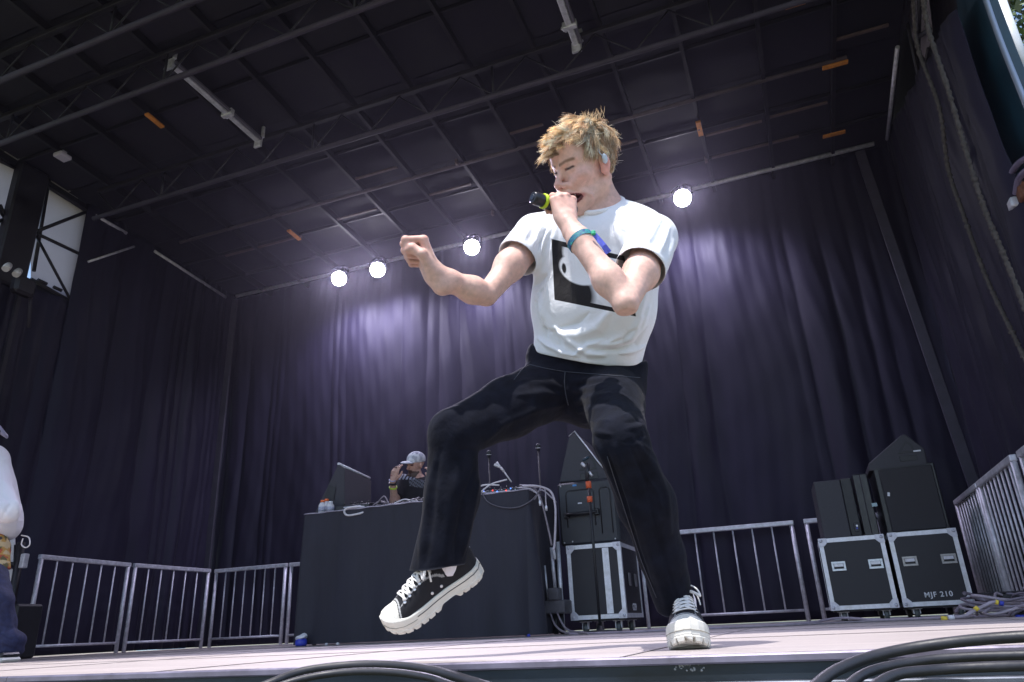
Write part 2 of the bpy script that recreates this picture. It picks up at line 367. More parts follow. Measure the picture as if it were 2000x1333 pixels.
# ------------------------------------------------------------------ drapes
def fold_profile(n, seed, wmin=.10, wmax=.95):
    """positions of fold crests with widths and depths"""
    r = np.random.default_rng(seed); c = [0.0]
    while c[-1] < n: c.append(c[-1]+wmin+(wmax-wmin)*r.uniform()**2.2)
    return np.array(c), r.uniform(.35, 1.0, len(c))
def drape(name, p0, p1, ztop, zbot, seed, amp, label, side, nz=56, hem=None, dens=60, cats='curtain', open_slits=()):
    p0 = np.array(p0, float); p1 = np.array(p1, float); L = np.linalg.norm(p1-p0); u = (p1-p0)/L; nrm = np.array([-u[1], u[0]])*side
    nx = int(L*dens); s = np.linspace(0, L, nx); zt = np.linspace(0, 1, nz)
    r = np.random.default_rng(seed)
    H = np.zeros((nz, nx)); 
    crest, dep = fold_profile(L, seed)
    k2 = [(r.uniform(5, 9), r.uniform(0, 6.3), r.uniform(-.5, .5)) for _ in range(3)]
    for i, t in enumerate(zt):   # t=0 top, 1 bottom
        sw = s + .035*np.sin(t*3.1+s*1.7)*t + .02*np.sin(t*7+s*3.3)
        idx = np.clip(np.searchsorted(crest, sw)-1, 0, len(crest)-2)
        f = (sw-crest[idx])/(crest[idx+1]-crest[idx])
        prof = (np.abs(np.sin(math.pi*f)))**.75*dep[idx]*np.minimum(crest[idx+1]-crest[idx], .30+.1*dep[idx])/.34
        fine = sum(.10*np.sin(a*sw*2.2+ph+t*b*5) for a, ph, b in k2)
        fine += .10*np.sin(47*sw+3*np.sin(9*t)+2*np.sin(3*sw))*(.35+.65*np.exp(-t*5))
        env = .55+.45*t
        crin = .05*np.sin(sw*13+t*31)*np.sin(sw*5-t*17+1.3)+.03*np.sin(sw*23-t*44+2*np.sin(sw*3))
        H[i] = (prof*env+fine*.5+crin)*amp
    V = np.zeros((nz, nx, 3))
    for i, t in enumerate(zt):
        V[i, :, 0] = p0[0]+u[0]*s+nrm[0]*H[i]; V[i, :, 1] = p0[1]+u[1]*s+nrm[1]*H[i]
        zt_ = ztop if np.isscalar(ztop) else ztop[0]+(ztop[1]-ztop[0])*s/L
        V[i, :, 2] = zt_+(zbot-zt_)*t
    V = V.reshape(-1, 3)
    a = (np.arange(nz-1)[:, None]*nx+np.arange(nx-1)[None]).ravel()
    Fc = np.stack([a, a+1, a+nx+1, a+nx], 1)
    if len(open_slits):
        keep = np.ones(len(Fc), bool); cs = V[Fc].mean(1)
        sc = (cs[:, :2]-p0)@u
        for (sa, wa, z0, z1) in open_slits:
            keep &= ~((np.abs(sc-sa-.02*np.sin(cs[:, 2]*6)) < wa*np.clip((z1-cs[:, 2])/(z1-z0)*2, .2, 1)) & (cs[:, 2] > z0) & (cs[:, 2] < z1))
        Fc = Fc[keep]
    o = obj_from(name, (V, Fc), MT['curtain'], smooth=True)
    sm = o.modifiers.new('thick', 'SOLIDIFY'); sm.thickness = .004; sm.offset = 0
    return tag(o, label=label, cat=cats)
drape('curtain', (-7.42, 7.93), (1.70, 7.93), 4.97, .012, 11, .095, 'wide black backdrop curtain hanging in folds across the back of the stage', -1)
drape('curtain', (-7.40, 5.26), (-7.40, 7.88), (5.10, 4.95), .012, 5, .12, 'black side curtain behind the two left hand barriers, under the white roof panels', -1,
      open_slits=[(2.0, .022, .42, 1.12)])
drape('curtain', (-7.40, 4.35), (-7.40, 5.37), (3.74, 3.80), .012, 6, .10, 'black side curtain hanging just below the braced white panel', -1)
drape('curtain', (-7.40, 1.9), (-7.40, 4.33), (3.70, 3.78), .012, 9, .12, 'black side curtain at the far left edge, behind the person in white', -1)
drape('curtain', (1.66, 7.88), (1.66, 4.86), (5.0, 4.0), .012, 23, .11, 'black side curtain on the right, catching purple light behind the hanging ropes', -1, dens=90)
bm = bmnew(); 
for X in (-7.34,): box(bm, (X, 7.80, 2.43), (.10, .03, 4.84), bev=.004)
o = obj_from('corner_strap', bm, mat('corner_web', (.045, .040, .058), .5, var=.2, scale=8)); tag(o, 'dark grey vertical post in the back left corner between two curtains', 'post')
bm = bmnew(); A, B = atY(1746, 405, 7.74), atY(1868, 925, 7.74)
box(bm, ((A[0]+B[0])/2, 7.76, 2.42), (.10, .03, 4.82), rot=Matrix.Rotation(-R_(3.2), 3, 'Y'), bev=.004)
o = obj_from('corner_strap', bm, mat('corner_web2', (.040, .034, .055), .5, var=.2, scale=8)); tag(o, 'dark grey vertical post in the back right corner above the stacked speakers', 'post')

# ------------------------------------------------------------------ white side walls of the roof with black bracing
def panel_at(name, poly, X, th, m, parent):
    pts = [atX(*p, X) for p in poly]; bm = bmnew(); prism(bm, [(p[1], p[2]) for p in pts], X-th, X, 'X'); return part(name, bm, m, parent)
def brace_at(a, b, X, r, parent, m=None):
    A, B = atX(*a, X), atX(*b, X); bm = bmnew(); cyl(bm, A, B, r, n=8); return part('brace', bm, m or MT['black_steel'], parent)
MT['white_lit'] = mat('white_vinyl_backlit', (.42, .37, .38), .6, var=.10, scale=2.2)
MT['white_lit'].node_tree.nodes['Principled BSDF'].inputs['Transmission Weight'].default_value = 0
def translucent(name, c):
    m = bpy.data.materials.new(name); m.use_nodes = True; nt = m.node_tree; nt.nodes.clear()
    o = nt.nodes.new('ShaderNodeOutputMaterial'); mx = nt.nodes.new('ShaderNodeMixShader'); mx.inputs[0].default_value = .6
    d = nt.nodes.new('ShaderNodeBsdfDiffuse'); t = nt.nodes.new('ShaderNodeBsdfTranslucent')
    nz = nt.nodes.new('ShaderNodeTexNoise'); nz.inputs['Scale'].default_value = 2.0; rp = nt.nodes.new('ShaderNodeValToRGB')
    tc = nt.nodes.new('ShaderNodeTexCoord'); nt.links.new(tc.outputs['Object'], nz.inputs['Vector'])
    rp.color_ramp.elements[0].position = .3; rp.color_ramp.elements[0].color = (*[q*.88 for q in c], 1); rp.color_ramp.elements[1].color = (*c, 1); rp.color_ramp.elements[1].position = .7
    nt.links.new(nz.outputs[0], rp.inputs[0])
    nt.links.new(rp.outputs[0], d.inputs[0]); nt.links.new(rp.outputs[0], t.inputs[0]); nt.links.new(d.outputs[0], mx.inputs[1]); nt.links.new(t.outputs[0], mx.inputs[2]); nt.links.new(mx.outputs[0], o.inputs[0])
    return m
MT['vinyl'] = translucent('side_vinyl', (.52, .46, .49))
XL = -7.46
w = empty('side_wall', tuple(atX(110, 470, XL)), label='white translucent side panel with black diagonal braces right of the dark column', cat='side panel')
bm = bmnew(); pts = [atX(*p, XL) for p in ((98, 335), (155, 368), (152, 391), (172, 417), (140, 588), (60, 545), (60, 505))]
vs = [bm.verts.new((XL, p[1], p[2])) for p in pts]; bm.faces.new(vs); part('panel_sheet', bm, MT['vinyl'], w)
for a, b, r in (((91, 362), (172, 415), .022), ((72, 452), (172, 413), .02), ((70, 456), (157, 497), .02), ((70, 460), (137, 585), .016)): brace_at(a, b, XL+.05, r, w)
for a, b in (((60, 545), (140, 590)), ((66, 530), (98, 338)), ((141, 588), (173, 415))): brace_at(a, b, XL+.03, .02, w)
for a, b in (((74, 547), (91, 555)), ((105, 561), (120, 568))):
    A, B = atX(*a, XL+.045), atX(*b, XL+.045); bm = bmnew(); cyl(bm, A, B, .022, n=6); part('slot', bm, MT['black_steel'], w)
w = empty('side_wall', tuple(atX(12, 400, XL)), label='white translucent side panel at the left frame edge, left of the dark column', cat='side panel')
bm = bmnew(); pts = [atX(*p, XL) for p in ((-120, 330), (22, 293), (40, 303), (10, 418), (-30, 560), (-140, 560))]
vs = [bm.verts.new((XL, p[1], p[2])) for p in pts]; bm.faces.new(vs); part('panel_sheet', bm, MT['vinyl'], w)
for a, b, r in (((-30, 300), (33, 330), .022), ((0, 400), (9, 422), .018), ((-60, 330), (9, 425), .018), ((-40, 450), (9, 428), .018), ((10, 428), (-40, 610), .02)): brace_at(a, b, XL+.05, r, w)
# dark column between the panels with its lamp heads
col = empty('truss_column', (-7.30, 4.45, 0), label='thick black roof column at the upper left between the two white panels', cat='column')
bm = bmnew(); boxr(bm, -7.44, -7.31, 4.36, 4.70, 3.66, 5.12, bev=.02)
A = atX(60, 545, -7.2)
part('column_body', bm, MT['black_steel'], col)
bm = bmnew(); boxr(bm, -7.32, -7.28, 4.38, 4.42, .0, 3.659); boxr(bm, -7.32, -7.28, 4.62, 4.66, .0, 3.659); part('column_leg', bm, MT['roof_steel'], col)
for p in ((14, 522), (34, 533)):
    c = atX(*p, -7.05); bm = bmnew(); lathe(bm, [(.03, -.05), (.038, 0), (.034, .045)], c, (0.3, -.5, -.8), n=12); part('work_lamp', bm, mat('lamp_glass', (.55, .52, .5), .3), col)
bm = bmnew(); c = atX(45, 560, -7.1); box(bm, c, (.12, .22, .2), bev=.03); part('motor_box', bm, MT['black_steel'], col)
bm = bmnew(); cyl(bm, atX(62, 548, -7.15), atX(56, 640, -7.15), .018); part('strut', bm, MT['roof_steel'], col)
# diagonal bar over the left curtain
bm = bmnew(); A, B = atX(172, 512, -7.33), atX(262, 482, -7.33); B = atY(262, 482, A[1]+.55); cyl(bm, A, B, .014)
o = obj_from('diagonal_bar', bm, MT['galv']); tag(o, 'thin grey diagonal bar above the left side curtain', 'bar')

# right hand side: white wedge, ropes, teal tarp panel, posts and trees outside
XR = 1.72
w = empty('side_wall', tuple(atX(1790, 40, XR)), label='white translucent side panel with dark bars, top right beside the ropes', cat='side panel')
bm = bmnew(); pts = [atX(*p, XR) for p in ((1748, -60), (1759, 0), (1770, 42), (1788, 88), (1809, 118), (1822, 60), (1812, -20), (1805, -60))]
vs = [bm.verts.new((XR, p[1], p[2])) for p in pts]; bm.faces.new(vs); part('panel_sheet', bm, MT['vinyl'], w)
for a, b, r in (((1781, -30), (1768, 45), .02), ((1797, -30), (1793, 95), .02), ((1790, 75), (1815, 58), .022), ((1755, -30), (1800, 175), .016), ((1800, 175), (1812, 95), .012)): brace_at(a, b, XR-.05, r, w)
def rope(pts, X, r, label, seed):
    P = catmull([atX(*p, X) for p in pts], 30); bm = bmnew()
    rr = r*(1+.22*np.sin(np.arange(len(P))*2.1)+.15*np.random.default_rng(seed).normal(size=len(P)))
    tube(bm, P, np.abs(rr), n=8)
    # tufts / links that stick out
    for i in range(len(P)//3, len(P)-1, 2):
        d = np.array([0, math.cos(i*2.4), .35*math.sin(i)]); cyl(bm, P[i], P[i]+d*r*2.0+np.array([0, 0, -.01]), r*.35, r*.1, n=5)
    o = obj_from('hanging_rope', bm, mat('old_rope', (.060, .050, .045), .85, var=.5, scale=40), smooth=False)
    return tag(o, label, 'rope', group='ropes hanging in front of the right curtain')
rope([(1782, -30), (1792, 90), (1834, 210), (1852, 330), (1885, 430), (1925, 540), (1972, 640), (2012, 722)], 1.50, .015, 'dark frayed rope hanging before the right curtain, the one farther from the frame edge', 1)
rope([(1800, -30), (1811, 50), (1853, 180), (1885, 290), (1922, 407), (1962, 503), (2012, 628)], 1.46, .016, 'dark frayed rope hanging before the right curtain, the one nearer the frame edge', 2)
t = empty('tarp_panel', tuple(atX(1940, 200, 1.75)), label='dark teal tarpaulin panel hanging at the upper right beyond the side curtain', cat='tarpaulin')
bm = bmnew(); pts = [atX(*p, 1.78) for p in ((1858, -70), (1872, 30), (1900, 130), (1945, 262), (1978, 372), (2040, 560), (2100, 420), (2010, 235), (1957, 100), (1922, 5), (1905, -70))]
prism(bm, [(p[1], p[2]) for p in pts], 1.78, 1.86, 'X'); part('tarp', bm, MT['teal'], t)
bm = bmnew(); P = catmull([atX(*p, 1.765) for p in ((1922, -10), (1952, 75), (1990, 170), (2040, 290))], 6); tube(bm, P, .018, n=8); part('rim_tube', bm, mat('rim', (.30, .34, .42), .4, .5), t)
bm = bmnew(); P = catmull([atX(*p, 1.765) for p in ((1868, 40), (1905, 160), (1945, 280), (1985, 395))], 6); tube(bm, P, .012, n=8); part('edge_tube', bm, mat('edge', (.20, .19, .27), .4, .5), t)
t = empty('light_post', tuple(atX(1985, 400, 1.78)), label='pale grey post with a rusty bracket at the right frame edge', cat='post')
bm = bmnew(); A, B = atX(1988, 392, 1.70), atX(2045, 640, 1.70); cyl(bm, A, B, .05, n=14); part('post_tube', bm, mat('post_paint', (.55, .52, .56), .45, var=.12, scale=9), t)
bm = bmnew(); box(bm, atX(1990, 400, 1.66), (.12, .14, .07), bev=.01); part('collar', bm, MT['alu'], t)
bm = bmnew(); box(bm, atX(1996, 375, 1.66), (.05, .08, .12), bev=.01); part('rusty_bracket', bm, mat('rust', (.14, .05, .025), .8, var=.4, scale=30), t)
bm = bmnew(); tube(bm, catmull([atX(*p, 1.66) for p in ((1978, 368), (1976, 340), (1995, 315), (2030, 300))], 8), .02, n=8); tube(bm, catmull([atX(*p, 1.64) for p in ((1984, 378), (1990, 350), (2010, 330), (2040, 325))], 8), .02, n=8)
part('cable_loop', bm, mat('cable_purple', (.16, .13, .20), .5), t)
bm = bmnew(); A, B = atX(1938, -40, 2.3), atX(2030, 215, 2.3); cyl(bm, A, B, .045, n=14); 
o = obj_from('stage_mast', bm, mat('mast', (.62, .66, .72), .4, var=.1, scale=7)); tag(o, 'pale round mast leaning past the trees in the top right corner', 'mast')
bm = bmnew(); A, B = atX(1926, -40, 2.25), atX(2010, 190, 2.25); cyl(bm, A, B, .02, n=10)
o = obj_from('stage_mast', bm, mat('mast_dark', (.05, .07, .10), .4, var=.1, scale=7)); tag(o, 'thin dark pole just left of the pale mast in the top right corner', 'mast')

bm = bmnew(); boxr(bm, 1.88, 1.90, 4.86, 7.95, 3.3, 5.35); tag(obj_from('side_scrim', bm, MT['black_steel']), 'black scrim closing the top of the right side wall behind the white wedge panel', 'scrim')
bm = bmnew(); boxr(bm, -7.56, -7.54, 5.28, 7.95, 3.3, 5.35); boxr(bm, -7.56, -7.54, 4.2, 5.279, 3.2, 3.90); tag(obj_from('side_scrim', bm, MT['black_steel']), 'black scrim closing the top of the left side wall beside the white panels', 'scrim')
# trees outside, seen in the top right corner (and through slits in the left curtain)
leafm = mat('leaves', (.040, .085, .022), .55, var_color=(.09, .13, .035), scale=1.5, island=.45, spec=.4)
barkm = mat('bark', (.09, .07, .05), .9, var=.4, scale=10, bump=.01, bscale=30)
def tree(base, h, crown_r, n, seed, label, leaf=.13):
    r = np.random.default_rng(seed)
    t = empty('tree', base, label=label, cat='tree', group='trees outside the stage')
    bm = bmnew(); b = np.array(base)
    trunk = catmull([b, b+[.1, .1, h*.3], b+[-.1, .2, h*.6], b+[.1, 0, h*.9]], 5); tube(bm, trunk, np.linspace(.22, .05, len(trunk)), n=8)
    clumps = []
    for k in range(26):
        a = r.uniform(0, 6.28); zz = r.uniform(.45, 1.0)*h; rr = crown_r*math.sin(math.pi*min(1, max(.12, (zz/h-.2)/.8)))*r.uniform(.3, 1)
        tip = b+[math.cos(a)*rr, math.sin(a)*rr, zz]; st = trunk[int(min(.95, zz/h*.75)*len(trunk))]
        tube(bm, catmull([st, (st+tip)/2+[0, 0, .15], tip], 4), np.linspace(.06, .015, 9), n=5); clumps.append(tip)
    part('trunk', bm, barkm, t)
    V = []; Fc = []
    for c in clumps:
        m = n//26; pts = c+r.normal(size=(m, 3))*crown_r*.27
        for p in pts:
            d = r.normal(size=3); d /= np.linalg.norm(d); e = np.cross(d, r.normal(size=3)); e /= np.linalg.norm(e); s = leaf*r.uniform(.5, 1.1); i = len(V)
            V += [p-d*s, p+e*s*.42, p+d*s, p-e*s*.42]; Fc.append((i, i+1, i+2, i+3))
    part('crown', (np.array(V), Fc), leafm, t)
tree((4.6, 11.6, -1.35), 15.0, 3.4, 15000, 3, 'broad green tree behind the mast in the top right corner')
tree((9.0, 17.0, -1.35), 20, 4.6, 12000, 4, 'tall green tree farther back in the top right corner')
tree((-11.4, 7.6, -1.35), 6.0, 1.9, 3600, 6, 'green tree glimpsed through the slits of the left side curtain')
# pale blue portable cabin seen through the wider slit of the left curtain
t = empty('blue_post', (-8.4, 8.2, -1.35), label='pale blue post showing through the slit in the left side curtain', cat='post')
bm = bmnew(); boxr(bm, -8.6, -8.2, 8.0, 8.5, -1.35, 1.22, bev=.02); part('post_body', bm, mat('pale_blue', (.30, .52, .66), .5, var=.1, scale=6), t)
bm = bmnew(); boxr(bm, -8.62, -8.18, 7.98, 8.52, 1.221, 1.30, bev=.02); part('post_cap', bm, mat('pale_cap', (.7, .75, .8), .5), t)

# ------------------------------------------------------------------ stage wash lamps (lit)
def par(px, py, label, aim, power):
    c = atY(px, py, 7.50); c = c+np.array([0, 0, 0.0])
    t = empty('stage_lamp', tuple(c), label=label, cat='stage lamp', group='lit wash lamps on the back bar')
    d = np.array(aim, float)-c; d /= np.linalg.norm(d)
    bm = bmnew(); lathe(bm, [(.035, -.16), (.07, -.15), (.085, -.06), (.098, .0), (.104, .02), (.104, .035), (.099, .036), (.0985, .012)], c, tuple(d), n=28); part('lamp_body', bm, MT['lamp_black'], t)
    bm = bmnew(); lathe(bm, [(.001, .040), (.06, .039), (.098, .0375), (.098, .012)], c, tuple(d), n=28); part('lens', bm, MT['lamp_face'], t)
    s = np.cross(d, [0, 0, 1.]); s /= np.linalg.norm(s)
    bm = bmnew(); tube(bm, [c+s*.115-d*.04, c+s*.115-d*.04+[0, 0, .12], c+s*.05+[0, .05, .2], c-s*.05+[0, .05, .2], c-s*.115-d*.04+[0, 0, .12], c-s*.115-d*.04], .010, n=6); part('yoke', bm, MT['lamp_black'], t)
    bm = bmnew(); box(bm, c+np.array([0, .12, .2]), (.05, .12, .06), bev=.008); part('clamp', bm, MT['lamp_black'], t)
    ld = bpy.data.lights.new('stage_lamp_beam', 'SPOT'); ld.energy = power; ld.color = (.80, .74, 1.0); ld.spot_size = R_(64); ld.spot_blend = .9; ld.shadow_soft_size = .08
    lo = bpy.data.objects.new('stage_lamp_beam', ld); COL.objects.link(lo); lo.location = Vector(c+d*.07); lo.rotation_euler = Vector(-d).to_track_quat('Z', 'Y').to_euler()
    lp = bpy.data.lights.new('stage_lamp_spill', 'SPOT'); lp.spot_size = R_(150); lp.spot_blend = 1.0; lp.energy = 100; lp.color = (.74, .70, 1.0); lp.shadow_soft_size = .12
    lq = bpy.data.objects.new('stage_lamp_spill', lp); COL.objects.link(lq); lq.location = Vector(c+d*.10+np.array([0, -.05, -.14])); lq.rotation_euler = Vector((0, -.35, 1)).to_track_quat('Z', 'Y').to_euler()
par(663, 544, 'lit round stage lamp on the back bar, leftmost of the four', (-2.5, 1.5, 0.4), 260)
par(738, 527, 'lit round stage lamp on the back bar, the one just left of the raised fist', (-2.2, 1.5, 0.4), 260)
par(922, 483, 'lit round stage lamp on the back bar between the fist and the white sleeve', (-1.6, 1.5, 0.4), 260)
par(1333, 387, 'lit round stage lamp on the back bar at the right of the singer', (-.4, 1.5, 0.4), 260)

# ------------------------------------------------------------------ steel barriers around the deck
def barrier(a, b, nb, label, h=.93, r=.021, post0=True, post1=True, zt=.96):
    a = np.array(a, float); b = np.array(b, float); d = b-a; L = np.linalg.norm(d); u = d/L
    t = empty('guard_rail', (a[0], a[1], 0), label=label, cat='guard rail', group='steel guard rails around the deck')
    P = lambda s, z: (a[0]+u[0]*s, a[1]+u[1]*s, z)
    for k, s in enumerate((0.0, L)):
        if (k == 0 and post0) or (k == 1 and post1):
            bm = bmnew(); cyl(bm, P(s, .003), P(s, h-.02), r, n=12); part('post', bm, MT['galv'], t)
    bm = bmnew(); ang = math.atan2(u[1], u[0]); m = Matrix.Rotation(ang, 3, 'Z')
    box(bm, P(L/2, h), (L+.05, .045, .045), rot=m, bev=.008, seg=2); part('top_rail', bm, MT['galv'], t)
    bm = bmnew(); cyl(bm, P(r, .10), P(L-r, .10), .013, n=10); part('bottom_rail', bm, MT['galv'], t)
    for k in range(nb):
        s = L*(k+1)/(nb+1); bm = bmnew(); cyl(bm, P(s, .112), P(s, h-.022), .0085, n=8); part('bar', bm, MT['galv'], t)
    return t
barrier((-6.86, 5.12), (-7.0, 6.26), 5, 'steel guard rail on the left, beside the person in white', h=.90)
barrier((-7.0, 6.36), (-7.02, 7.50), 5, 'steel guard rail on the left, ending at the back left corner', h=.90)
barrier((-7.0, 7.62), (-5.94, 7.62), 6, 'steel guard rail along the back curtain, in the back left corner', h=.90)
barrier((-5.86, 7.63), (-4.7, 7.63), 6, 'steel guard rail along the back curtain, mostly hidden by the draped table', h=.90)
barrier((-1.20, 7.76), (-.08, 7.76), 5, 'steel guard rail at the back, between the singer and the flight cases', h=.90)
barrier((.06, 7.74), (1.14, 7.74), 6, 'steel guard rail at the back, hidden behind the flight cases on the right', h=.90)
barrier((1.33, 7.55), (1.33, 6.58), 8, 'steel guard rail on the right deck edge, the one nearer the flight cases', h=.93)
barrier((1.33, 6.50), (1.33, 5.44), 8, 'steel guard rail on the right deck edge, with the tall post near the frame edge', h=.93)
barrier((1.35, 5.30), (1.35, 4.2), 8, 'steel guard rail mostly cut off by the right edge of the frame', h=.93)
# ================================================================== equipment on stage
def frame_face(bm, x0, x1, z0, z1, y, w=.032, mi=0, t=.004):
    """aluminium edging on a front (-Y) face"""
    boxr(bm, x0, x1, y-t, y, z0, z0+w, mi=mi); boxr(bm, x0, x1, y-t, y, z1-w, z1, mi=mi)
    boxr(bm, x0, x0+w, y-t, y, z0+w, z1-w, mi=mi); boxr(bm, x1-w, x1, y-t, y, z0+w, z1-w, mi=mi)
def flight_case(x0, x1, y0, y1, z0, z1, label, band=None, text=None, wheels=True, bright=True, latches='flip', side_text=None):
    t = empty('flight_case', ((x0+x1)/2, y0, 0), label=label, cat='flight case', group='black flight cases with aluminium edges')
    bm = bmnew(); boxr(bm, x0+.004, x1-.004, y0+.004, y1-.004, z0+.004, z1-.004, bev=.004); part('case_body', bm, MT['case_lam'], t)
    bm = bmnew(); w = .034
    frame_face(bm, x0, x1, z0, z1, y0+.003)
    for sx in (x0, x1-.004):            # side edging
        boxr(bm, sx, sx+.004, y0+.003, y0+w, z0, z1); boxr(bm, sx, sx+.004, y1-w, y1, z0, z1); boxr(bm, sx, sx+.004, y0+w, y1-w, z0, z0+w); boxr(bm, sx, sx+.004, y0+w, y1-w, z1-w, z1)
    boxr(bm, x0+.005, x1-.005, y0+.005, y1, z1-.0035, z1+.001)
    part('edging', bm, MT['alu'], t)
    if band:
        bm = bmnew(); boxr(bm, band-.026, band+.026, y0-.002, y0+.0035, z0+.036, z1-.036); boxr(bm, band-.004, band+.004, y0-.0045, y0-.0021, z0+.036, z1-.036); part('centre_band', bm, MT['alu'], t)
    for cx, sx in ((x0, 1), (x1, -1)):
        for cz, sz in ((z0, 1), (z1, -1)):
            bm = bmnew(); k = .062
            prism(bm, [(cx-sx*.003, cz-sz*.003), (cx+sx*k, cz-sz*.003), (cx+sx*k, cz+sz*.036), (cx+sx*.036, cz+sz*k), (cx-sx*.003, cz+sz*k)], y0-.006, y0-.0012, 'Y', bev=.0015)
            lathe(bm, [(.013, 0), (.010, .006), (.002, .008)], (cx+sx*.018, y0-.006, cz+sz*.018), (0, -1, 0), n=10)
            part('corner', bm, MT['galv'], t)
    cz = z0+(z1-z0)*.60
    for cx in ((x0+(x1-x0)*.24, x0+(x1-x0)*.80) if latches else ()):
        b = bmnew(); hw, hh = .052, .036
        for (a0, a1, c0, c1) in ((-hw, hw, hh-.016, hh), (-hw, hw, -hh, -hh+.016), (-hw, -hw+.016, -hh+.016, hh-.016), (hw-.016, hw, -hh+.016, hh-.016)):
            boxr(b, cx+a0, cx+a1, y0-.006, y0-.0005, cz+c0, cz+c1, bev=.0015)
        lt = part('latch', b, mat('latch_plate', (.62, .66, .70) if bright else (.34, .33, .33), .4, .6, var=.15, scale=90), t)
        b = bmnew(); boxr(b, cx-.034, cx+.034, y0-.004, y0+.002, cz-.004, cz+.019, bev=.001)
        q = obj_from('latch_handle', b, MT['alu'] if bright else MT['galv'], parent=lt)
        b = bmnew(); boxr(b, cx-.034, cx+.034, y0-.0015, y0+.002, cz-.019, cz-.0045); obj_from('latch_recess', b, MT['rubber'], parent=lt)
    if wheels:
        bm = bmnew(); boxr(bm, x0+.02, x1-.02, y0+.02, y1-.02, z0-.014, z0-.001); part('base_board', bm, MT['black_steel'], t)
        for cx in (x0+.09, x1-.09):
            for cy in (y0+.09, y1-.09):
                zc = .036
                bm = bmnew(); cyl(bm, (cx-.016, cy, zc), (cx+.016, cy, zc), .035, n=20)
                wh = part('wheel', bm, mat('wheel_grey', (.10, .11, .11), .5, var=.3, scale=50), t)
                bm = bmnew(); boxr(bm, cx-.026, cx-.019, cy-.02, cy+.02, zc-.006, z0-.0145); boxr(bm, cx+.019, cx+.026, cy-.02, cy+.02, zc-.006, z0-.0145); boxr(bm, cx-.038, cx+.038, cy-.038, cy+.038, z0-.019, z0-.0145)
                part('castor_fork', bm, MT['galv'], t)
    if text: text_mesh(text, (x0+(x1-x0)*.53, y0+.0025, z0+.062), .052, MT['white_paint'], t)
    return t
def text_mesh(s, pos, size, m, parent, rot=(R_(90), 0, 0), ext=.0008, name='stencil_lettering', sx=1.0):
    cu = bpy.data.curves.new(name, 'FONT'); cu.body = s; cu.size = size; cu.align_x = 'CENTER'; cu.extrude = ext; cu.offset = size*.018; cu.space_character = 1.15
    o = bpy.data.objects.new(name, cu); COL.objects.link(o)
    dg = bpy.context.evaluated_depsgraph_get(); me = bpy.data.meshes.new_from_object(o.evaluated_get(dg)); bpy.data.objects.remove(o)
    me.materials.clear(); me.materials.append(m); q = bpy.data.objects.new(name, me); COL.objects.link(q); q.parent = parent
    q.matrix_parent_inverse = Matrix.Translation(-Vector(parent.location)); q.location = pos; q.rotation_euler = rot; q.scale = (sx, 1, 1)
    return q
flight_case(.114, .598, 6.60, 7.30, .082, .628, 'flight case with bright latches and no lettering, under the upright wedge monitors')
flight_case(.630, 1.108, 6.60, 7.30, .082, .632, 'flight case stencilled MJF 210 with tarnished latches, under the big speaker', text='MJF 210', bright=False)
c3 = flight_case(-1.815, -1.365, 5.90, 6.52, .10, .668, 'flight case with a bright vertical centre band, under the cabinet beside the draped table', band=-1.492, latches=None)
# side latches and a stencil on the right flank of this case
for y in (6.10, 6.32):
    bm = bmnew(); boxr(bm, -1.3645, -1.356, y-.035, y+.035, .34, .44, bev=.003); part('side_latch', bm, mat('latch_dull', (.22, .21, .22), .45, .5), c3)
text_mesh('GS9', (-1.3636, 6.20, .155), .075, MT['white_paint'], c3, rot=(R_(90), 0, R_(90)), ext=.0006)

# speaker cabinet on the centre case
sp = empty('speaker_cabinet', (-1.62, 5.97, .67), label='large black road cabinet with a bar handle, standing on the centre flight case', cat='speaker')
bm = bmnew(); boxr(bm, -1.875, -1.37, 5.94, 6.50, .672, 1.195, bev=.02); part('cabinet_body', bm, mat('cab_paint', (.022, .024, .030), .5, var=.2, scale=30, bump=.0005, bscale=300, rvar=.1), sp)
bm = bmnew()
for (a0, a1, c0, c1) in ((-1.80, -1.56, .82, 1.12), (-1.51, -1.42, .75, 1.12)):
    P = [(a0, c0), (a0, c1-.02), (a0+.02, c1), (a1-.02, c1), (a1, c1-.02), (a1, c0)]
    tube(bm, [(p[0], 5.9385, p[1]) for p in P], .005, n=6)
part('panel_groove', bm, MT['rubber'], sp)
bm = bmnew(); cyl(bm, (-1.80, 5.905, .918), (-1.535, 5.905, .925), .014, n=12); boxr(bm, -1.82, -1.785, 5.90, 5.9395, .895, .94, bev=.004); boxr(bm, -1.555, -1.52, 5.90, 5.9395, .90, .95, bev=.004)
part('bar_handle', bm, MT['rubber'], sp)
bm = bmnew(); boxr(bm, -1.70, -1.665, 5.9365, 5.9395, 1.005, 1.015); part('badge', bm, MT['white_paint'], sp)
bm = bmnew(); boxr(bm, -1.735, -1.70, 5.9365, 5.9395, 1.155, 1.17); part('blue_label', bm, mat('label_blue', (.05, .22, .5), .5), sp)
bm = bmnew()
for x, z in ((-1.84, 1.165), (-1.41, 1.165), (-1.84, .70), (-1.41, .70), (-1.77, .705), (-1.60, .70)): lathe(bm, [(.007, -.001), (.005, .004), (.001, .005)], (x, 5.9385, z), (0, -1, 0), n=8)
part('bolt', bm, MT['alu'], sp)

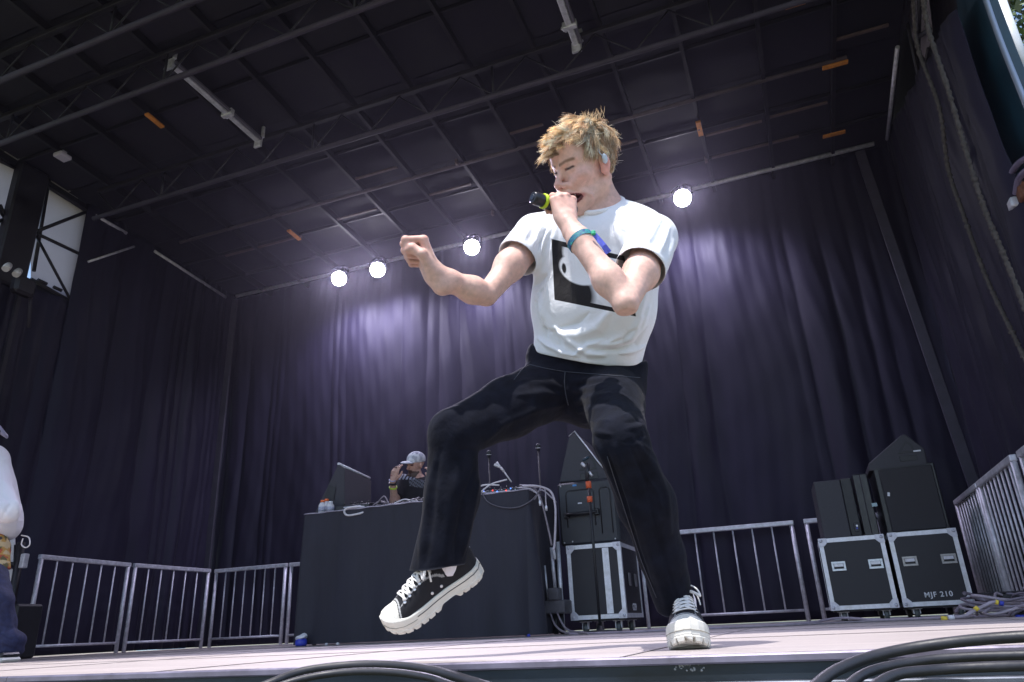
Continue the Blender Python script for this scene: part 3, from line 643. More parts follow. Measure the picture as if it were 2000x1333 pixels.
def wedge(label, poly, y0, y1, hole_at, s, m=None, badge=None, edge=None):
    """wedge monitor seen from its cheek: profile polygon in XZ, handle recesses on the cheek"""
    xs = [p[0] for p in poly]; t = empty('wedge_monitor', (float(np.mean(xs)), y0, float(min(p[1] for p in poly))), label=label, cat='monitor speaker')
    bm = bmnew(); prism(bm, poly, y0, y1, 'Y', bev=.010); part('cabinet', bm, m or MT['carpet_w'], t)
    hx, hz = hole_at
    bm = bmnew(); prism(bm, [(hx-.085*s, hz-.03*s), (hx+.085*s, hz-.03*s), (hx+.07*s, hz+.06*s), (hx+.02*s, hz+.10*s)], y0-.003, y0+.002, 'Y', bev=.002); part('handle_recess', bm, MT['rubber'], t)
    bm = bmnew(); prism(bm, [(hx-.045*s, hz-.012*s), (hx+.062*s, hz-.012*s), (hx+.05*s, hz+.045*s), (hx+.018*s, hz+.072*s)], y0-.0055, y0-.0032, 'Y', bev=.001); part('handle_plate', bm, m or MT['carpet_w'], t)
    bm = bmnew(); boxr(bm, hx-.075*s, hx+.09*s, y0-.003, y0+.002, hz-.115*s, hz-.055*s, bev=.002); part('socket_recess', bm, MT['rubber'], t)
    if badge: bm = bmnew(); box(bm, (badge[0], y0-.002, badge[1]), (.055, .004, .012)); part('badge', bm, MT['white_paint'], t)
    return t
MT['carpet_w'] = mat('wedge_paint', (.030, .028, .036), .6, var=.25, scale=90, bump=.0007, bscale=380, rvar=.08)
def xz(pts, Y): return [(float(q[0]), float(q[2])) for q in (atY(*p, Y) for p in pts)]
wedge('black wedge monitor with a bright rim on the centre cabinet', xz([(1092, 943), (1110, 856), (1122, 844), (1168, 904), (1196, 936)], 6.05), 6.05, 6.55, xz([(1148, 912)], 6.05)[0], .95)
t = bpy.data.objects['wedge_monitor']
bm = bmnew(); P = [atY(*p, 6.045) for p in ((1111, 853), (1122, 842.5), (1168, 902), (1180, 916))]; tube(bm, P, .0065, n=6); part('bright_rim', bm, MT['alu'], t)
wedge('black wedge monitor with a white badge on top of the big speaker at the right', xz([(1697, 921), (1696, 906), (1761, 849), (1768, 848), (1806, 876), (1813, 909)], 6.72), 6.72, 7.15, xz([(1769, 880)], 6.72)[0], .78, badge=xz([(1791, 881)], 6.72)[0])
# big speaker on the MJF case
t = empty('subwoofer', (.87, 6.68, .636), label='large black grille-fronted speaker standing on the MJF 210 flight case', cat='speaker')
poly = xz([(1702, 925), (1811, 912), (1843, 1036), (1735, 1047)], 6.70)
x0, x1, z0, z1 = .655, 1.085, .6345, 1.17
bm = bmnew(); boxr(bm, x0-.012, x1+.012, 6.72, 7.22, z0, z1, bev=.008); part('cabinet', bm, MT['plastic'], t)
bm = bmnew(); boxr(bm, x0+.025, x1-.01, 6.700, 6.7195, z0+.012, z1-.018, bev=.008); part('grille', bm, mat('grille_cloth', (.026, .024, .028), .75, var=.35, scale=300, bump=.0012, bscale=500), t)
bm = bmnew(); box(bm, (.715, 6.698, .945), (.018, .006, .03), rot=Matrix.Rotation(.2, 3, 'Y')); part('badge', bm, MT['white_paint'], t)
# upright monitors on the first case
def upright(x0, x1, z1, label, front, y=6.66, side=None):
    t = empty('upright_monitor', ((x0+x1)/2, y, .630), label=label, cat='monitor speaker')
    bm = bmnew(); prism(bm, [(x0, y), (x1, y), (x1+.02, y+.42), (x0-.02, y+.42)], .6305, z1, 'Z', bev=.008); part('cabinet', bm, MT['carpet_w'] if front else MT['plastic'], t)
    return t
t = upright(.165, .372, 1.10, 'black monitor speaker standing upright at the left end of the plain flight case', True)
bm = bmnew(); boxr(bm, .374, .455, 6.67, 6.70, .640, 1.105, bev=.004); part('grille_side', bm, MT['rubber'], t)
bm = bmnew(); boxr(bm, .405, .44, 6.662, 6.669, .67, .74, bev=.003); part('input_plate', bm, MT['dark_box'], t)
bm = bmnew(); cyl(bm, (.428, 6.660, .715), (.428, 6.652, .715), .008); part('input_socket', bm, MT['alu'], t)
bm = bmnew(); cyl(bm, (.425, 6.660, .695), (.425, 6.652, .695), .007); part('blue_socket', bm, MT['blue_plastic'], t)
t = upright(.475, .585, 1.13, 'thin black upright monitor speaker between the wider one and the big speaker', False, y=6.68)
bm = bmnew(); tube(bm, [(.528, 6.678, 1.12), (.528, 6.678, .64)], .0035, n=6); part('edge_trim', bm, MT['roof_steel'], t)
bm = bmnew(); box(bm, (.592, 6.676, .87), (.04, .006, .028)); part('badge', bm, mat('badge_teal', (.30, .42, .45), .5), t)

# ------------------------------------------------------------------ draped table
TX0, TX1, TY0, TY1, TZ = -4.06, -1.95, 5.42, 6.15, 1.075
tb = empty('dj_table', ((TX0+TX1)/2, TY0, 0), label='long black-draped table in front of the man in the cap', cat='table')
bm = bmnew(); boxr(bm, TX0+.01, TX1-.01, TY0+.01, TY1-.01, TZ-.03, TZ-.004, bev=.003); part('tabletop', bm, MT['dark_box'], tb)
for x in (TX0+.1, TX1-.1):
    for y in (TY0+.1, TY1-.1): bm = bmnew(); cyl(bm, (x, y, .004), (x, y, TZ-.031), .018); part('leg', bm, MT['galv'], tb)
def cloth_skirt(name, x0, x1, y0, y1, ztop, zbot, m, parent, seed=3, amp=.035):
    r = np.random.default_rng(seed); per = [(x0, y1), (x0, y0), (x1, y0), (x1, y1)]
    P = []; Nn = []
    for (a, b) in zip(per[:-1], per[1:]):
        L = math.hypot(b[0]-a[0], b[1]-a[1]); n = int(L/.012)
        for k in range(n): f = k/n; P.append((a[0]+(b[0]-a[0])*f, a[1]+(b[1]-a[1])*f)); d = ((b[0]-a[0])/L, (b[1]-a[1])/L); Nn.append((d[1], -d[0]))
    P.append(per[-1]); Nn.append(Nn[-1]); P = np.array(P); Nn = -np.array(Nn)*-1
    s = np.arange(len(P))*.012; nz = 40; V = []
    for i in range(nz):
        t = i/(nz-1)
        w = (.5*np.sin(s*5.1+1)+.35*np.sin(s*11.3+2*t)+.25*np.sin(s*19+3))*t**.8 + .35*np.sin(s*3.1-t*2)*t
        corner = np.exp(-((s-(y1-y0))/.09)**2)+np.exp(-((s-(y1-y0)-(x1-x0))/.09)**2)
        off = amp*(w*.55+1.3*corner*t)
        z = ztop+(zbot-ztop)*t
        V.append(np.stack([P[:, 0]+Nn[:, 0]*off, P[:, 1]+Nn[:, 1]*off, np.full(len(P), z)], 1))
    nx = len(P); V = np.concatenate(V); a = (np.arange(nz-1)[:, None]*nx+np.arange(nx-1)[None]).ravel()
    Fc = list(map(tuple, np.stack([a, a+1, a+nx+1, a+nx], 1)))
    # top sheet
    i0 = len(V); V = np.concatenate([V, np.array([(x0, y0, ztop), (x1, y0, ztop), (x1, y1, ztop), (x0, y1, ztop)])]); Fc.append((i0, i0+1, i0+2, i0+3))
    o = part(name, (V, Fc), m, parent, smooth=True); return o
cloth = cloth_skirt('cloth', TX0, TX1, TY0, TY1, TZ, .012, MT['tablecloth'], tb, amp=.055)
# pale frayed binding along the table edge
bm = bmnew(); tube(bm, [(x, TY0-.004+.003*math.sin(x*19), TZ+.002+.002*math.sin(x*31)) for x in np.linspace(TX0, TX1, 70)], .005, n=6); part('edge_binding', bm, mat('binding', (.34, .31, .38), .6, var=.3, scale=40), tb)

# items on the table
def small(name, cat, label, loc, group=None): return empty(name, tuple(map(float, loc)), label=label, cat=cat, group=group)
# monitor speaker at the left end
P = {}
n_ = [atY(*p, 5.62) for p in ((661, 907), (673, 915), (673, 996), (612, 988))]
f_ = [atY(*p, 6.06) for p in ((722, 935.5), (724, 940), (724, 995), (690, 990))]
n_[2][2] = n_[3][2] = f_[2][2] = f_[3][2] = TZ+.004
t = small('table_monitor', 'monitor speaker', 'grey wedge speaker with a bright top edge at the left end of the draped table', n_[3])
part('cabinet', ([*n_, *f_], [(0, 1, 2, 3), (7, 6, 5, 4), (0, 4, 5, 1), (1, 5, 6, 2), (2, 6, 7, 3), (3, 7, 4, 0)]), MT['carpet_w'], t)
off = np.array([.004, -.004, 0]); g_ = [n_[1]+off, f_[1]+off, f_[2]+off+[0, 0, .01], n_[2]+off+[0, 0, .01]]
part('grille', ([*g_, *[p+np.array([.006, -.004, 0]) for p in g_]], [(0, 1, 2, 3), (7, 6, 5, 4), (0, 4, 5, 1), (1, 5, 6, 2), (2, 6, 7, 3), (3, 7, 4, 0)]), mat('grille_grey', (.075, .065, .080), .65, var=.25, scale=200), t)
bm = bmnew(); tube(bm, [n_[0]+[0, -.004, .004], f_[0]+[0, 0, .004]], .012, n=6); part('painted_lit_edge', bm, MT['white_paint'], t)  # white tube paints in the light caught by the top edge
bm = bmnew(); q = [atY(*p, 5.615) for p in ((634, 973), (643, 947), (656, 952), (652, 977))]; i = bm.faces.new([bm.verts.new(tuple(p+np.array([0, -.004, 0]))) for p in q]); part('handle_recess', bm, MT['rubber'], t)
# white bottles with orange caps
for k, (px, py, h, lab) in enumerate(((629, 1001, .135, 'left white bottle with an orange cap at the left table corner'), (637, 999.5, .150, 'taller white bottle with an orange cap, in the middle at the table corner'), (645, 999, .115, 'clear uncapped bottle at the left table corner beside the orange caps'))):
    c = atY(px, py, 5.50+.03*(k % 2)); c[2] = TZ+.004; h *= .9
    t = small('bottle', 'bottle', lab, c, group='bottles on the draped table')
    bm = bmnew(); lathe(bm, [(.030, 0), (.034, .006), (.034, h*.62), (.020, h*.82), (.016, h*.84)], c, n=14); part('bottle_body', bm, MT['bottle_white'], t)
    bm = bmnew(); lathe(bm, [(.034+.0006, h*.15), (.0348, h*.5)], c, n=14); part('label_band', bm, mat('bottle_label', (.35, .36, .45), .5, var=.4, scale=60), t)
    bm = bmnew(); lathe(bm, [(.019, h*.842), (.019, h*.98), (.015, h)], c, n=12); part('cap', bm, MT['orange_pl'] if k < 2 else MT['white_paint'], t)
# gear
def gear(c, s, label, m=None, knobs=8, rz=0, cat='dj gear', name='dj_controller'):
    t = small(name, cat, label, c); t.rotation_euler.z = rz
    def P2(nm, bm, m): o = obj_from(nm, bm, m, parent=t); return o
    bm = bmnew(); prism(bm, [(-s[1]/2, .003), (s[1]/2, .003), (s[1]/2, s[2]), (-s[1]/2, s[2]*.62)], -s[0]/2, s[0]/2, 'X', bev=.004); P2('chassis', bm, m or MT['dark_box'])
    for k in range(knobs):
        bm = bmnew(); x = -s[0]*.42+s[0]*.84*(k+.5)/knobs; lathe(bm, [(.009, 0), (.009, .014), (.006, .018)], (x, rng.uniform(-.3, .3)*s[1], s[2]*.82), n=8); P2('knob', bm, MT['plastic'])
    bm = bmnew(); box(bm, (0, -s[1]/2-.001, s[2]*.38), (s[0]*.5, .002, s[2]*.14)); P2('front_marking', bm, mat('gear_mark', (.42, .42, .5), .5, var=.4, scale=120))
    return t
z = TZ+.005
def tpos(px, Y): p = atY(px, 1000-.1*(px-600), Y); return (p[0], Y, z)
gear(tpos(700, 5.56), (.34, .20, .070), 'low black audio interface beside the grey speaker on the draped table')
gear(tpos(700, 5.85), (.30, .25, .12), 'tall black unit behind the low interface on the draped table', knobs=5)
gear(tpos(800, 5.68), (.52, .28, .055), 'flat black deck under tangled leads in the middle of the draped table', knobs=14)
gear(tpos(770, 5.95), (.30, .30, .13), 'black deck with a grey top in front of the man in the cap', mat('gear_top', (.10, .10, .13), .4), knobs=6)
g = gear(tpos(985, 5.70), (.42, .26, .085), 'black mixer with red and blue lights at the right end of the draped table', knobs=12)
for k in range(9):
    bm = bmnew(); lathe(bm, [(.006, 0), (.004, .004)], (-.17+.04*k, -.134, .035+.012*(k % 2)), (0, -1, 0), n=6); obj_from('indicator', bm, (MT['led_red'], MT['led_blue'], MT['white_paint'])[k % 3], parent=g)
bm = bmnew(); lathe(bm, [(.02, 0), (.02, .05), (.004, .075)], (.0, 0, 0), n=10)
g2 = gear(tpos(1000, 5.92), (.26, .20, .10), 'small pale grey box stacked behind the mixer on the draped table', mat('grey_box', (.30, .28, .34), .45, var=.2, scale=30), knobs=5)
bm.free()
# white splitter lead standing up from the mixer
t = small('white_connector', 'connector', 'white forked plug on a stiff lead sticking up above the mixer', atY(999, 941, 5.75))
A, B, Cc = atY(999, 942, 5.75), atY(984, 921, 5.75), atY(978, 914, 5.75)
bm = bmnew(); tube(bm, [A, B], .006, n=8); tube(bm, [B, Cc], .011, n=8); part('stiff_lead', bm, MT['cable_white'], t)
for p in ((966, 908), (970, 904)): bm = bmnew(); D = atY(*p, 5.75); tube(bm, [Cc, D], [.008, .013], n=8); part('plug', bm, MT['bottle_white'], t)
def cable(pts, r, label, m=None, cat='cable', name='cable', group=None, k=10, n=6, jitter=0):
    P = catmull(pts, k)
    if jitter: P[1:-1] += rng.normal(size=(len(P)-2, 3))*jitter
    bm = bmnew(); tube(bm, P, r, n=n); o = obj_from(name, bm, m or MT['cable_grey']); return tag(o, label, cat, group=group)
def tp(px, py, Y=5.41): return atY(px, py, Y)
cw = MT['cable_white']
cable([tp(724, 990, 5.5), tp(690, 991), tp(675, 995), tp(673, 1002), tp(680, 1007), tp(700, 1004), tp(722, 997, 5.45)], .009, 'white cable looping over the table edge below the low interface', cw)
for k, (a, b, c) in enumerate((((735, 985), (750, 970), (760, 986)), ((770, 984), (790, 976), (812, 980)), ((745, 981), (775, 985), (820, 972)), ((795, 985), (808, 975), (822, 986)), ((728, 988), (742, 979), (758, 984)))):
    cable([atY(*a, 5.46), atY(*b, 5.5), atY(*c, 5.46)], .006, 'pale lead lying tangled over the decks in the middle of the table', cw if k % 2 else None, group='leads lying over the decks')
for k, (a, b, c) in enumerate((((918, 967), (932, 962), (950, 962)), ((916, 972), (930, 968), (945, 970)), ((915, 962), (925, 959), (940, 965)), ((920, 958), (945, 948), (975, 948)), ((938, 962), (960, 946), (990, 937)))):
    cable([atY(*a, 5.44), atY(*b, 5.5), atY(*c, 5.5)], .007, 'pale lead running into the mixer at the right end of the table', cw if k != 1 else None, group='leads running into the mixer')
for k, pts in enumerate((
    [(1020, 950), (1050, 950), (1075, 960), (1084, 985), (1085, 1020), (1083, 1065), (1080, 1075)],
    [(1015, 948), (1040, 952), (1056, 975), (1068, 1020), (1078, 1066)],
    [(1017, 952), (1046, 962), (1060, 958), (1083, 978), (1085, 982)],
    [(1012, 953), (1035, 955), (1050, 966), (1055, 982)],
    [(1035, 952), (1062, 953), (1066, 980), (1067, 992)],
    [(1043, 954), (1055, 952), (1047, 972), (1038, 978)])):
    cable([atY(*p, 5.42+.06*(k % 3)) for p in pts], (.009, .008, .006, .006, .005, .005)[k], 'grey multicore cable spilling off the right end of the draped table', MT['cable_grey'] if k in (1, ) else mat('cable_pale', (.42, .38, .42), .5, var=.2, scale=30), group='cables spilling off the right end of the table')
cable([atY(*p, 5.40) for p in ((940, 962), (955, 982), (985, 992), (1015, 990), (1040, 976), (1055, 958))], .005, 'dark cable sagging in a long arc across the front of the draped table', mat('cable_dk', (.10, .09, .11), .5))
for px, py in ((1055, 983), (1067, 993)):
    bm = bmnew(); c = atY(px, py, 5.40); lathe(bm, [(.010, -.02), (.012, .01), (.007, .02)], c, (0, 0, 1), n=10); tag(obj_from('cable_plug', bm, MT['alu']), 'silver plug dangling from the cables at the right end of the table', 'plug', group='dangling plugs')
# mic stands behind the table and in front of the cabinet
def mic_stand(px_top, py_top, Y, ybase, label, head=True, tape=(), r=.008):
    A = atY(px_top, py_top, Y); base = np.array([A[0], Y, .003]); t = small('mic_stand', 'microphone stand', label, base)
    bm = bmnew(); cyl(bm, base+[0, 0, .02], [A[0], Y, A[2]-.03], r, n=10); part('pole', bm, MT['rubber'], t)
    bm = bmnew(); lathe(bm, [(.12, 0), (.12, .012), (.03, .02), (.02, .05)], base, n=24); part('base', bm, MT['rubber'], t)
    if head: bm = bmnew(); lathe(bm, [(.010, -.08), (.014, -.02), (.024, 0), (.026, .02), (.018, .04), (.004, .047)], A, (0.1, -.2, 1), n=14); part('microphone', bm, MT['dark_box'], t); bm = bmnew(); lathe(bm, [(.0265, .0), (.0265, .006)], A, (0.1, -.2, 1), n=14); part('mic_ring', bm, MT['alu'], t)
    for (z0, z1) in tape: bm = bmnew(); cyl(bm, (A[0], Y, z0), (A[0], Y, z1), r*2.0, n=10); part('orange_tape', bm, mat('tape_orange', (.62, .10, .03), .55), t)
    return t
mic_stand(1051, 876, 6.55, 0, 'thin microphone stand behind the right end of the draped table')
mic_stand(955, 889, 6.5, 0, 'microphone stand just under the singer\'s raised thigh, behind the mixer')
s = mic_stand(1147, 917, 5.66, 0, 'black microphone stand with two orange tape bands in front of the cabinet', head=False, tape=((1.075, 1.13), (1.265-.30, 1.01)), r=.011)
A = atY(1143, 909, 5.66)
for (p, q, r, m_, nm) in (((1147, 940), (1148, 905), .016, 'dark_box', 'clip_block'), ((1136, 905), (1143, 912), .013, 'alu', 'mic_clip'), ((1150, 922), (1157, 930), .010, 'alu', 'thumb_screw'), ((1138, 900), (1150, 893), .012, 'teal', 'clip_jaw')):
    bm = bmnew(); cyl(bm, atY(*p, 5.65), atY(*q, 5.65), r, n=8); part(nm, bm, MT[m_], s)

# power box and tubes under the right end of the table
t = small('power_distro', 'power box', 'grey power box with white tubes standing beside the centre flight case', (-1.93, 5.75, 0))
bm = bmnew(); A, B = atY(1064, 1152, 5.7), atY(1108, 1198, 5.7); boxr(bm, A[0]-.01, B[0]-.02, 5.70, 5.95, B[2]+.0, B[2]+.10, bev=.008); A2 = atY(1070, 1152, 5.7); boxr(bm, A2[0], A2[0]+.085, 5.69, 5.80, B[2]+.101, A2[2]+.01, bev=.006)
part('box_body', bm, mat('distro_grey', (.085, .078, .088), .5, var=.3, scale=12), t)
bm = bmnew(); cyl(bm, (A2[0]+.04, 5.76, A2[2]+.01), atY(1077, 1070, 5.76), .014); part('tube', bm, MT['galv'], t)
bm = bmnew(); a = atY(1064, 1105, 5.74); cyl(bm, (a[0]+.01, 5.74, B[2]+.102), (a[0]-.0, 5.74, a[2]), .008); part('thin_tube', bm, MT['alu'], t)
bm = bmnew(); a = atY(1081, 1072, 5.74); b = atY(1084, 1093, 5.74); cyl(bm, a, b, .012); part('white_sleeve', bm, MT['bottle_white'], t)
bm = bmnew(); cyl(bm, (A[0]+.04, 5.8, .004), (A[0]+.04, 5.8, B[2]-.001), .018); cyl(bm, (B[0]-.08, 5.8, .004), (B[0]-.08, 5.8, B[2]-.001), .018); part('foot', bm, MT['rubber'], t)
# vertical tube between table and case
bm = bmnew(); A, B = atY(1092, 1062, 5.88), atY(1100, 1178, 5.88); cyl(bm, (A[0], 5.84, .004), (A[0], 5.84, A[2]+.01), .017, n=10); tag(obj_from('upright_tube', bm, MT['alu']), 'bright vertical tube between the draped table and the centre flight case', 'tube')
bm = bmnew(); A = atY(1250, 1080, 6.5); cyl(bm, (A[0], 6.55, .004), (A[0], 6.55, .70), .015, n=10); tag(obj_from('upright_tube', bm, MT['galv']), 'grey vertical tube at the right side of the centre flight case', 'tube')
for k, pts in enumerate(([(1075, 1199, 5.6), (1085, 1222, 5.5), (1105, 1236, 5.4), (1140, 1238, 5.2)], [(1088, 1197, 5.6), (1098, 1218, 5.5), (1112, 1232, 5.4), (1150, 1236, 5.1)])):
    P = [atY(*p) for p in pts]; P[-1][2] = .008; P[-2][2] = max(.008, P[-2][2]); cable(P, .008, 'grey cable drooping from the power box to the deck', MT['cable_grey'], group='cables below the power box')
# cables along the deck
def deck_y(px, py_off, Y, z=.007): p = atY(px, 1200, Y); return np.array([p[0], Y, z])
cable([deck_y(1110, 0, 5.3), deck_y(1170, 0, 5.15), deck_y(1240, 0, 5.0), deck_y(1290, 0, 5.1), deck_y(1400, 0, 5.2), deck_y(1560, 0, 5.5), deck_y(1640, 0, 5.75, .03), deck_y(1720, 0, 5.7), deck_y(1860, 0, 5.5), deck_y(1980, 0, 5.3)], .009, 'long mauve cable lying along the deck from the power box to the cable pile', mat('cable_mauve', (.30, .25, .30), .5, var=.2, scale=20), k=14)
cable([deck_y(1420, 0, 5.0), deck_y(1540, 0, 5.05), deck_y(1660, 0, 5.3), deck_y(1800, 0, 5.2), deck_y(1900, 0, 5.0)], .007, 'thin grey cable lying along the deck in front of the flight cases', k=14)
# cable pile on the right
r = np.random.default_rng(42)
pile_m = [mat('pile_a', (.22, .19, .23), .5, var=.25, scale=20), mat('pile_b', (.13, .11, .14), .5, var=.25, scale=20), mat('pile_c', (.30, .26, .30), .5, var=.25, scale=20)]
for k in range(30):
    cx, cy = 1.12+r.uniform(-.08, .35), 5.15+r.uniform(-.15, .3); a0 = r.uniform(0, 6.28); R1, R2 = r.uniform(.08, .30), r.uniform(.06, .2); zz = r.uniform(.0, .11)*(1-abs(cx-1.25)*.6)
    pts = [(cx+R1*math.cos(a0+j*.8), cy+R2*math.sin(a0+j*.8), .010+max(0, zz+.025*math.sin(j*1.7+k)+.004*j)) for j in range(r.integers(5, 9))]
    cable(pts, r.uniform(.006, .010), 'grey cable coiled in the pile at the right end of the deck', pile_m[k % 3], group='cables heaped at the right end of the deck', n=7)
for k, (a, b, m_) in enumerate((((1838, 1208), (1850, 1209), 'yellow'), ((1852, 1207), (1864, 1206), 'bottle_white'), ((1904, 1192), (1910, 1187), 'yellow'), ((1944, 1176), (1950, 1178), 'yellow'), ((1952, 1178), (1960, 1180), 'blue_plastic'), ((1984, 1206), (2004, 1206), 'blue_plastic'), ((1991, 1213), (2003, 1213), 'orange_pl'))):
    bm = bmnew(); cyl(bm, atY(*a, 4.95), atY(*b, 4.95), .013, n=10)
    tag(obj_from('cable_connector', bm, MT[m_]), ['yellow ringed connector lying farthest left in the cable pile', 'white connector sleeve beside the leftmost yellow ring in the cable pile', 'small yellow ring on a cable in the middle of the pile', 'yellow ring highest on the cable pile', 'blue plug next to the highest yellow ring of the cable pile', 'large blue plug at the right frame edge in the cable pile', 'orange plug under the large blue plug in the cable pile'][k], 'connector')
cable([atY(*p, 4.95) for p in ((1864, 1206), (1885, 1203), (1910, 1190), (1935, 1178), (1946, 1176))], .010, 'pale cable rising over the pile to the highest yellow ring', pile_m[2])
cable([atY(*p, 4.97) for p in ((1888, 1200), (1905, 1190), (1925, 1184), (1960, 1186), (1990, 1184))], .008, 'pale cable crossing the cable pile below the highest ring', pile_m[0])
t = small('stage_box', 'stage box', 'low dark stage box behind the cable pile at the right', (1.35, 5.6, 0)); A = atY(1962, 1172, 5.3)
bm = bmnew(); boxr(bm, A[0], A[0]+.35, 5.35, 5.6, .003, .13, bev=.006); part('box_body', bm, MT['dark_box'], t); bm = bmnew(); boxr(bm, A[0]-.10, A[0]+.36, 5.345, 5.61, .1305, .139); part('box_lid', bm, MT['roof_steel'], t)

# blue bag with a white cloth at the left table corner
t = small('blue_bag', 'bag', 'small blue bag under a white cloth at the left corner of the draped table', (-4.2, 5.3, 0)); c = atY(588, 1258, 5.35)
bm = bmnew(); lathe(bm, [(.040, 0), (.050, .015), (.045, .045), (.025, .06)], (c[0], 5.35, .003), n=12); part('bag_body', bm, MT['blue_plastic'], t)
bm = bmnew(); g = bmesh.ops.create_icosphere(bm, subdivisions=3, radius=.042)['verts']
for v in g: v.co = Vector((v.co.x*1.25, v.co.y, v.co.z*.55+.015*math.sin(v.co.x*60)*math.cos(v.co.y*50))) + Vector((c[0], 5.35, .068))
part('cloth', bm, MT['bottle_white'], t, smooth=True)
# small bits on the floor before the table
for k, (px, lab) in enumerate(((638, 'small silver clip on the deck below the draped table'), (660, 'small pale tape scrap on the deck below the draped table'), (1033, 'small blue cap on the deck at the right corner of the draped table'))):
    c = atY(px, 1250, 5.33); bm = bmnew(); lathe(bm, [(.014, 0), (.012, .014), (.004, .018)], (c[0], 5.33, .001), n=8); tag(obj_from(('clip', 'tape_scrap', 'cap')[k], bm, (MT['alu'], MT['bottle_white'], MT['blue_plastic'])[k]), lab, ('clip', 'tape', 'cap')[k])

# ------------------------------------------------------------------ thick black cables over the stage front edge
def fcable(pts, r, label):
    P = [atY(x, y, Y) for x, y, Y in pts]; return cable(P, r, label, MT['rubber_f'], name='power_cable', k=16, n=14, group='thick black cables over the stage front')
MT['rubber_f'] = mat('rubber_sheath', (.018, .018, .024), .5, var=.35, scale=14, bump=.0005, bscale=90, rvar=.1)
fcable([(430, 1372, 1.25), (520, 1338, 1.30), (590, 1312, 1.36), (680, 1300, 1.41), (760, 1299, 1.42), (840, 1308, 1.40), (910, 1328, 1.34), (985, 1352, 1.25)], .0088, 'thick black cable arching over the stage edge at the lower left, the upper one')
fcable([(470, 1375, 1.22), (560, 1335, 1.28), (650, 1316, 1.33), (740, 1312, 1.34), (830, 1322, 1.32), (900, 1345, 1.26)], .0068, 'thick black cable arching over the stage edge at the lower left, the lower one')
fcable([(1560, 1372, 1.20), (1620, 1318, 1.30), (1690, 1287, 1.38), (1770, 1268, 1.42), (1860, 1255, 1.42), (1960, 1246, 1.40), (2080, 1240, 1.38)], .0088, 'thick black cable rising over the stage edge at the lower right, the top one')
fcable([(1620, 1372, 1.16), (1690, 1316, 1.26), (1780, 1294, 1.32), (1880, 1284, 1.34), (2080, 1278, 1.34)], .0070, 'thick black cable at the lower right, the middle one')
fcable([(1660, 1380, 1.12), (1740, 1322, 1.22), (1840, 1308, 1.28), (1960, 1302, 1.29), (2080, 1300, 1.30)], .0072, 'thick black cable at the lower right, the lowest one')
# dark case with white panels behind the person in white
t = small('black_rack', 'rack', 'black metal rack with pale panels behind the legs of the person in white', (-6.3, 4.7, 0))
def rp(px, py, Y=4.55): return atY(px, py, Y)
for a, b, rr in (((42, 1060), (8, 1270), .035), ((-5, 1098), (40, 1105), .02), ((0, 1170), (30, 1178), .02), ((-30, 1050), (-50, 1270), .03), ((-10, 1150), (28, 1183), .014), ((30, 1065), (26, 1180), .012)):
    bm = bmnew(); tube(bm, [rp(*a), rp(*b)], rr, n=6); part('frame_bar', bm, MT['black_steel'], t)
bm = bmnew(); f = bm.faces.new([bm.verts.new(tuple(rp(*p, 4.60))) for p in ((-40, 1045), (30, 1052), (30, 1100), (-40, 1090))]); f = bm.faces.new([bm.verts.new(tuple(rp(*p, 4.60))) for p in ((-40, 1108), (27, 1112), (20, 1160), (-6, 1150), (-40, 1130))]); 
o = part('pale_panel', bm, MT['bottle_white'], t); sm = o.modifiers.new('th', 'SOLIDIFY'); sm.thickness = .01
bm = bmnew(); box(bm, rp(47, 1096), (.05, .05, .12), bev=.006); part('grey_plate', bm, MT['galv'], t)
bm = bmnew(); P = [rp(*p, 4.5) for p in ((26, 1180), (24, 1200))]; 
boxr(bm, P[0][0]-.22, P[0][0]+.05, 4.5, 4.75, .003, P[0][2], bev=.02); part('rack_body', bm, MT['dark_box'], t)
# ================================================================== organic modelling: signed distance fields -> mesh
import openvdb as vdb
f32 = np.float32
def smin(a, b, k):
    h = np.clip(.5+.5*(b-a)/k, 0, 1); return b*(1-h)+a*h-k*h*(1-h)
def smax(a, b, k): return -smin(-a, -b, k)
def cap(P, a, b, ra, rb=None):
    a = np.asarray(a, f32); b = np.asarray(b, f32); rb = ra if rb is None else rb
    ab = b-a; t = np.clip(((P-a)@ab)/(ab@ab), 0, 1)
    return np.linalg.norm(P-a-t[:, None]*ab, axis=1)-(ra+(rb-ra)*t)
def ell(P, c, r, Rm=None):
    q = P-np.asarray(c, f32)
    if Rm is not None: q = q@np.asarray(Rm, f32)       # columns of Rm = local axes
    r = np.asarray(r, f32); k0 = np.linalg.norm(q/r, axis=1); k1 = np.linalg.norm(q/(r*r), axis=1)
    return k0*(k0-1)/np.maximum(k1, 1e-6)
def chain(P, pts, rs, k=.01, d=None):
    for i in range(len(pts)-1):
        c = cap(P, pts[i], pts[i+1], rs[i], rs[i+1]); d = c if d is None else smin(d, c, k)
    return d
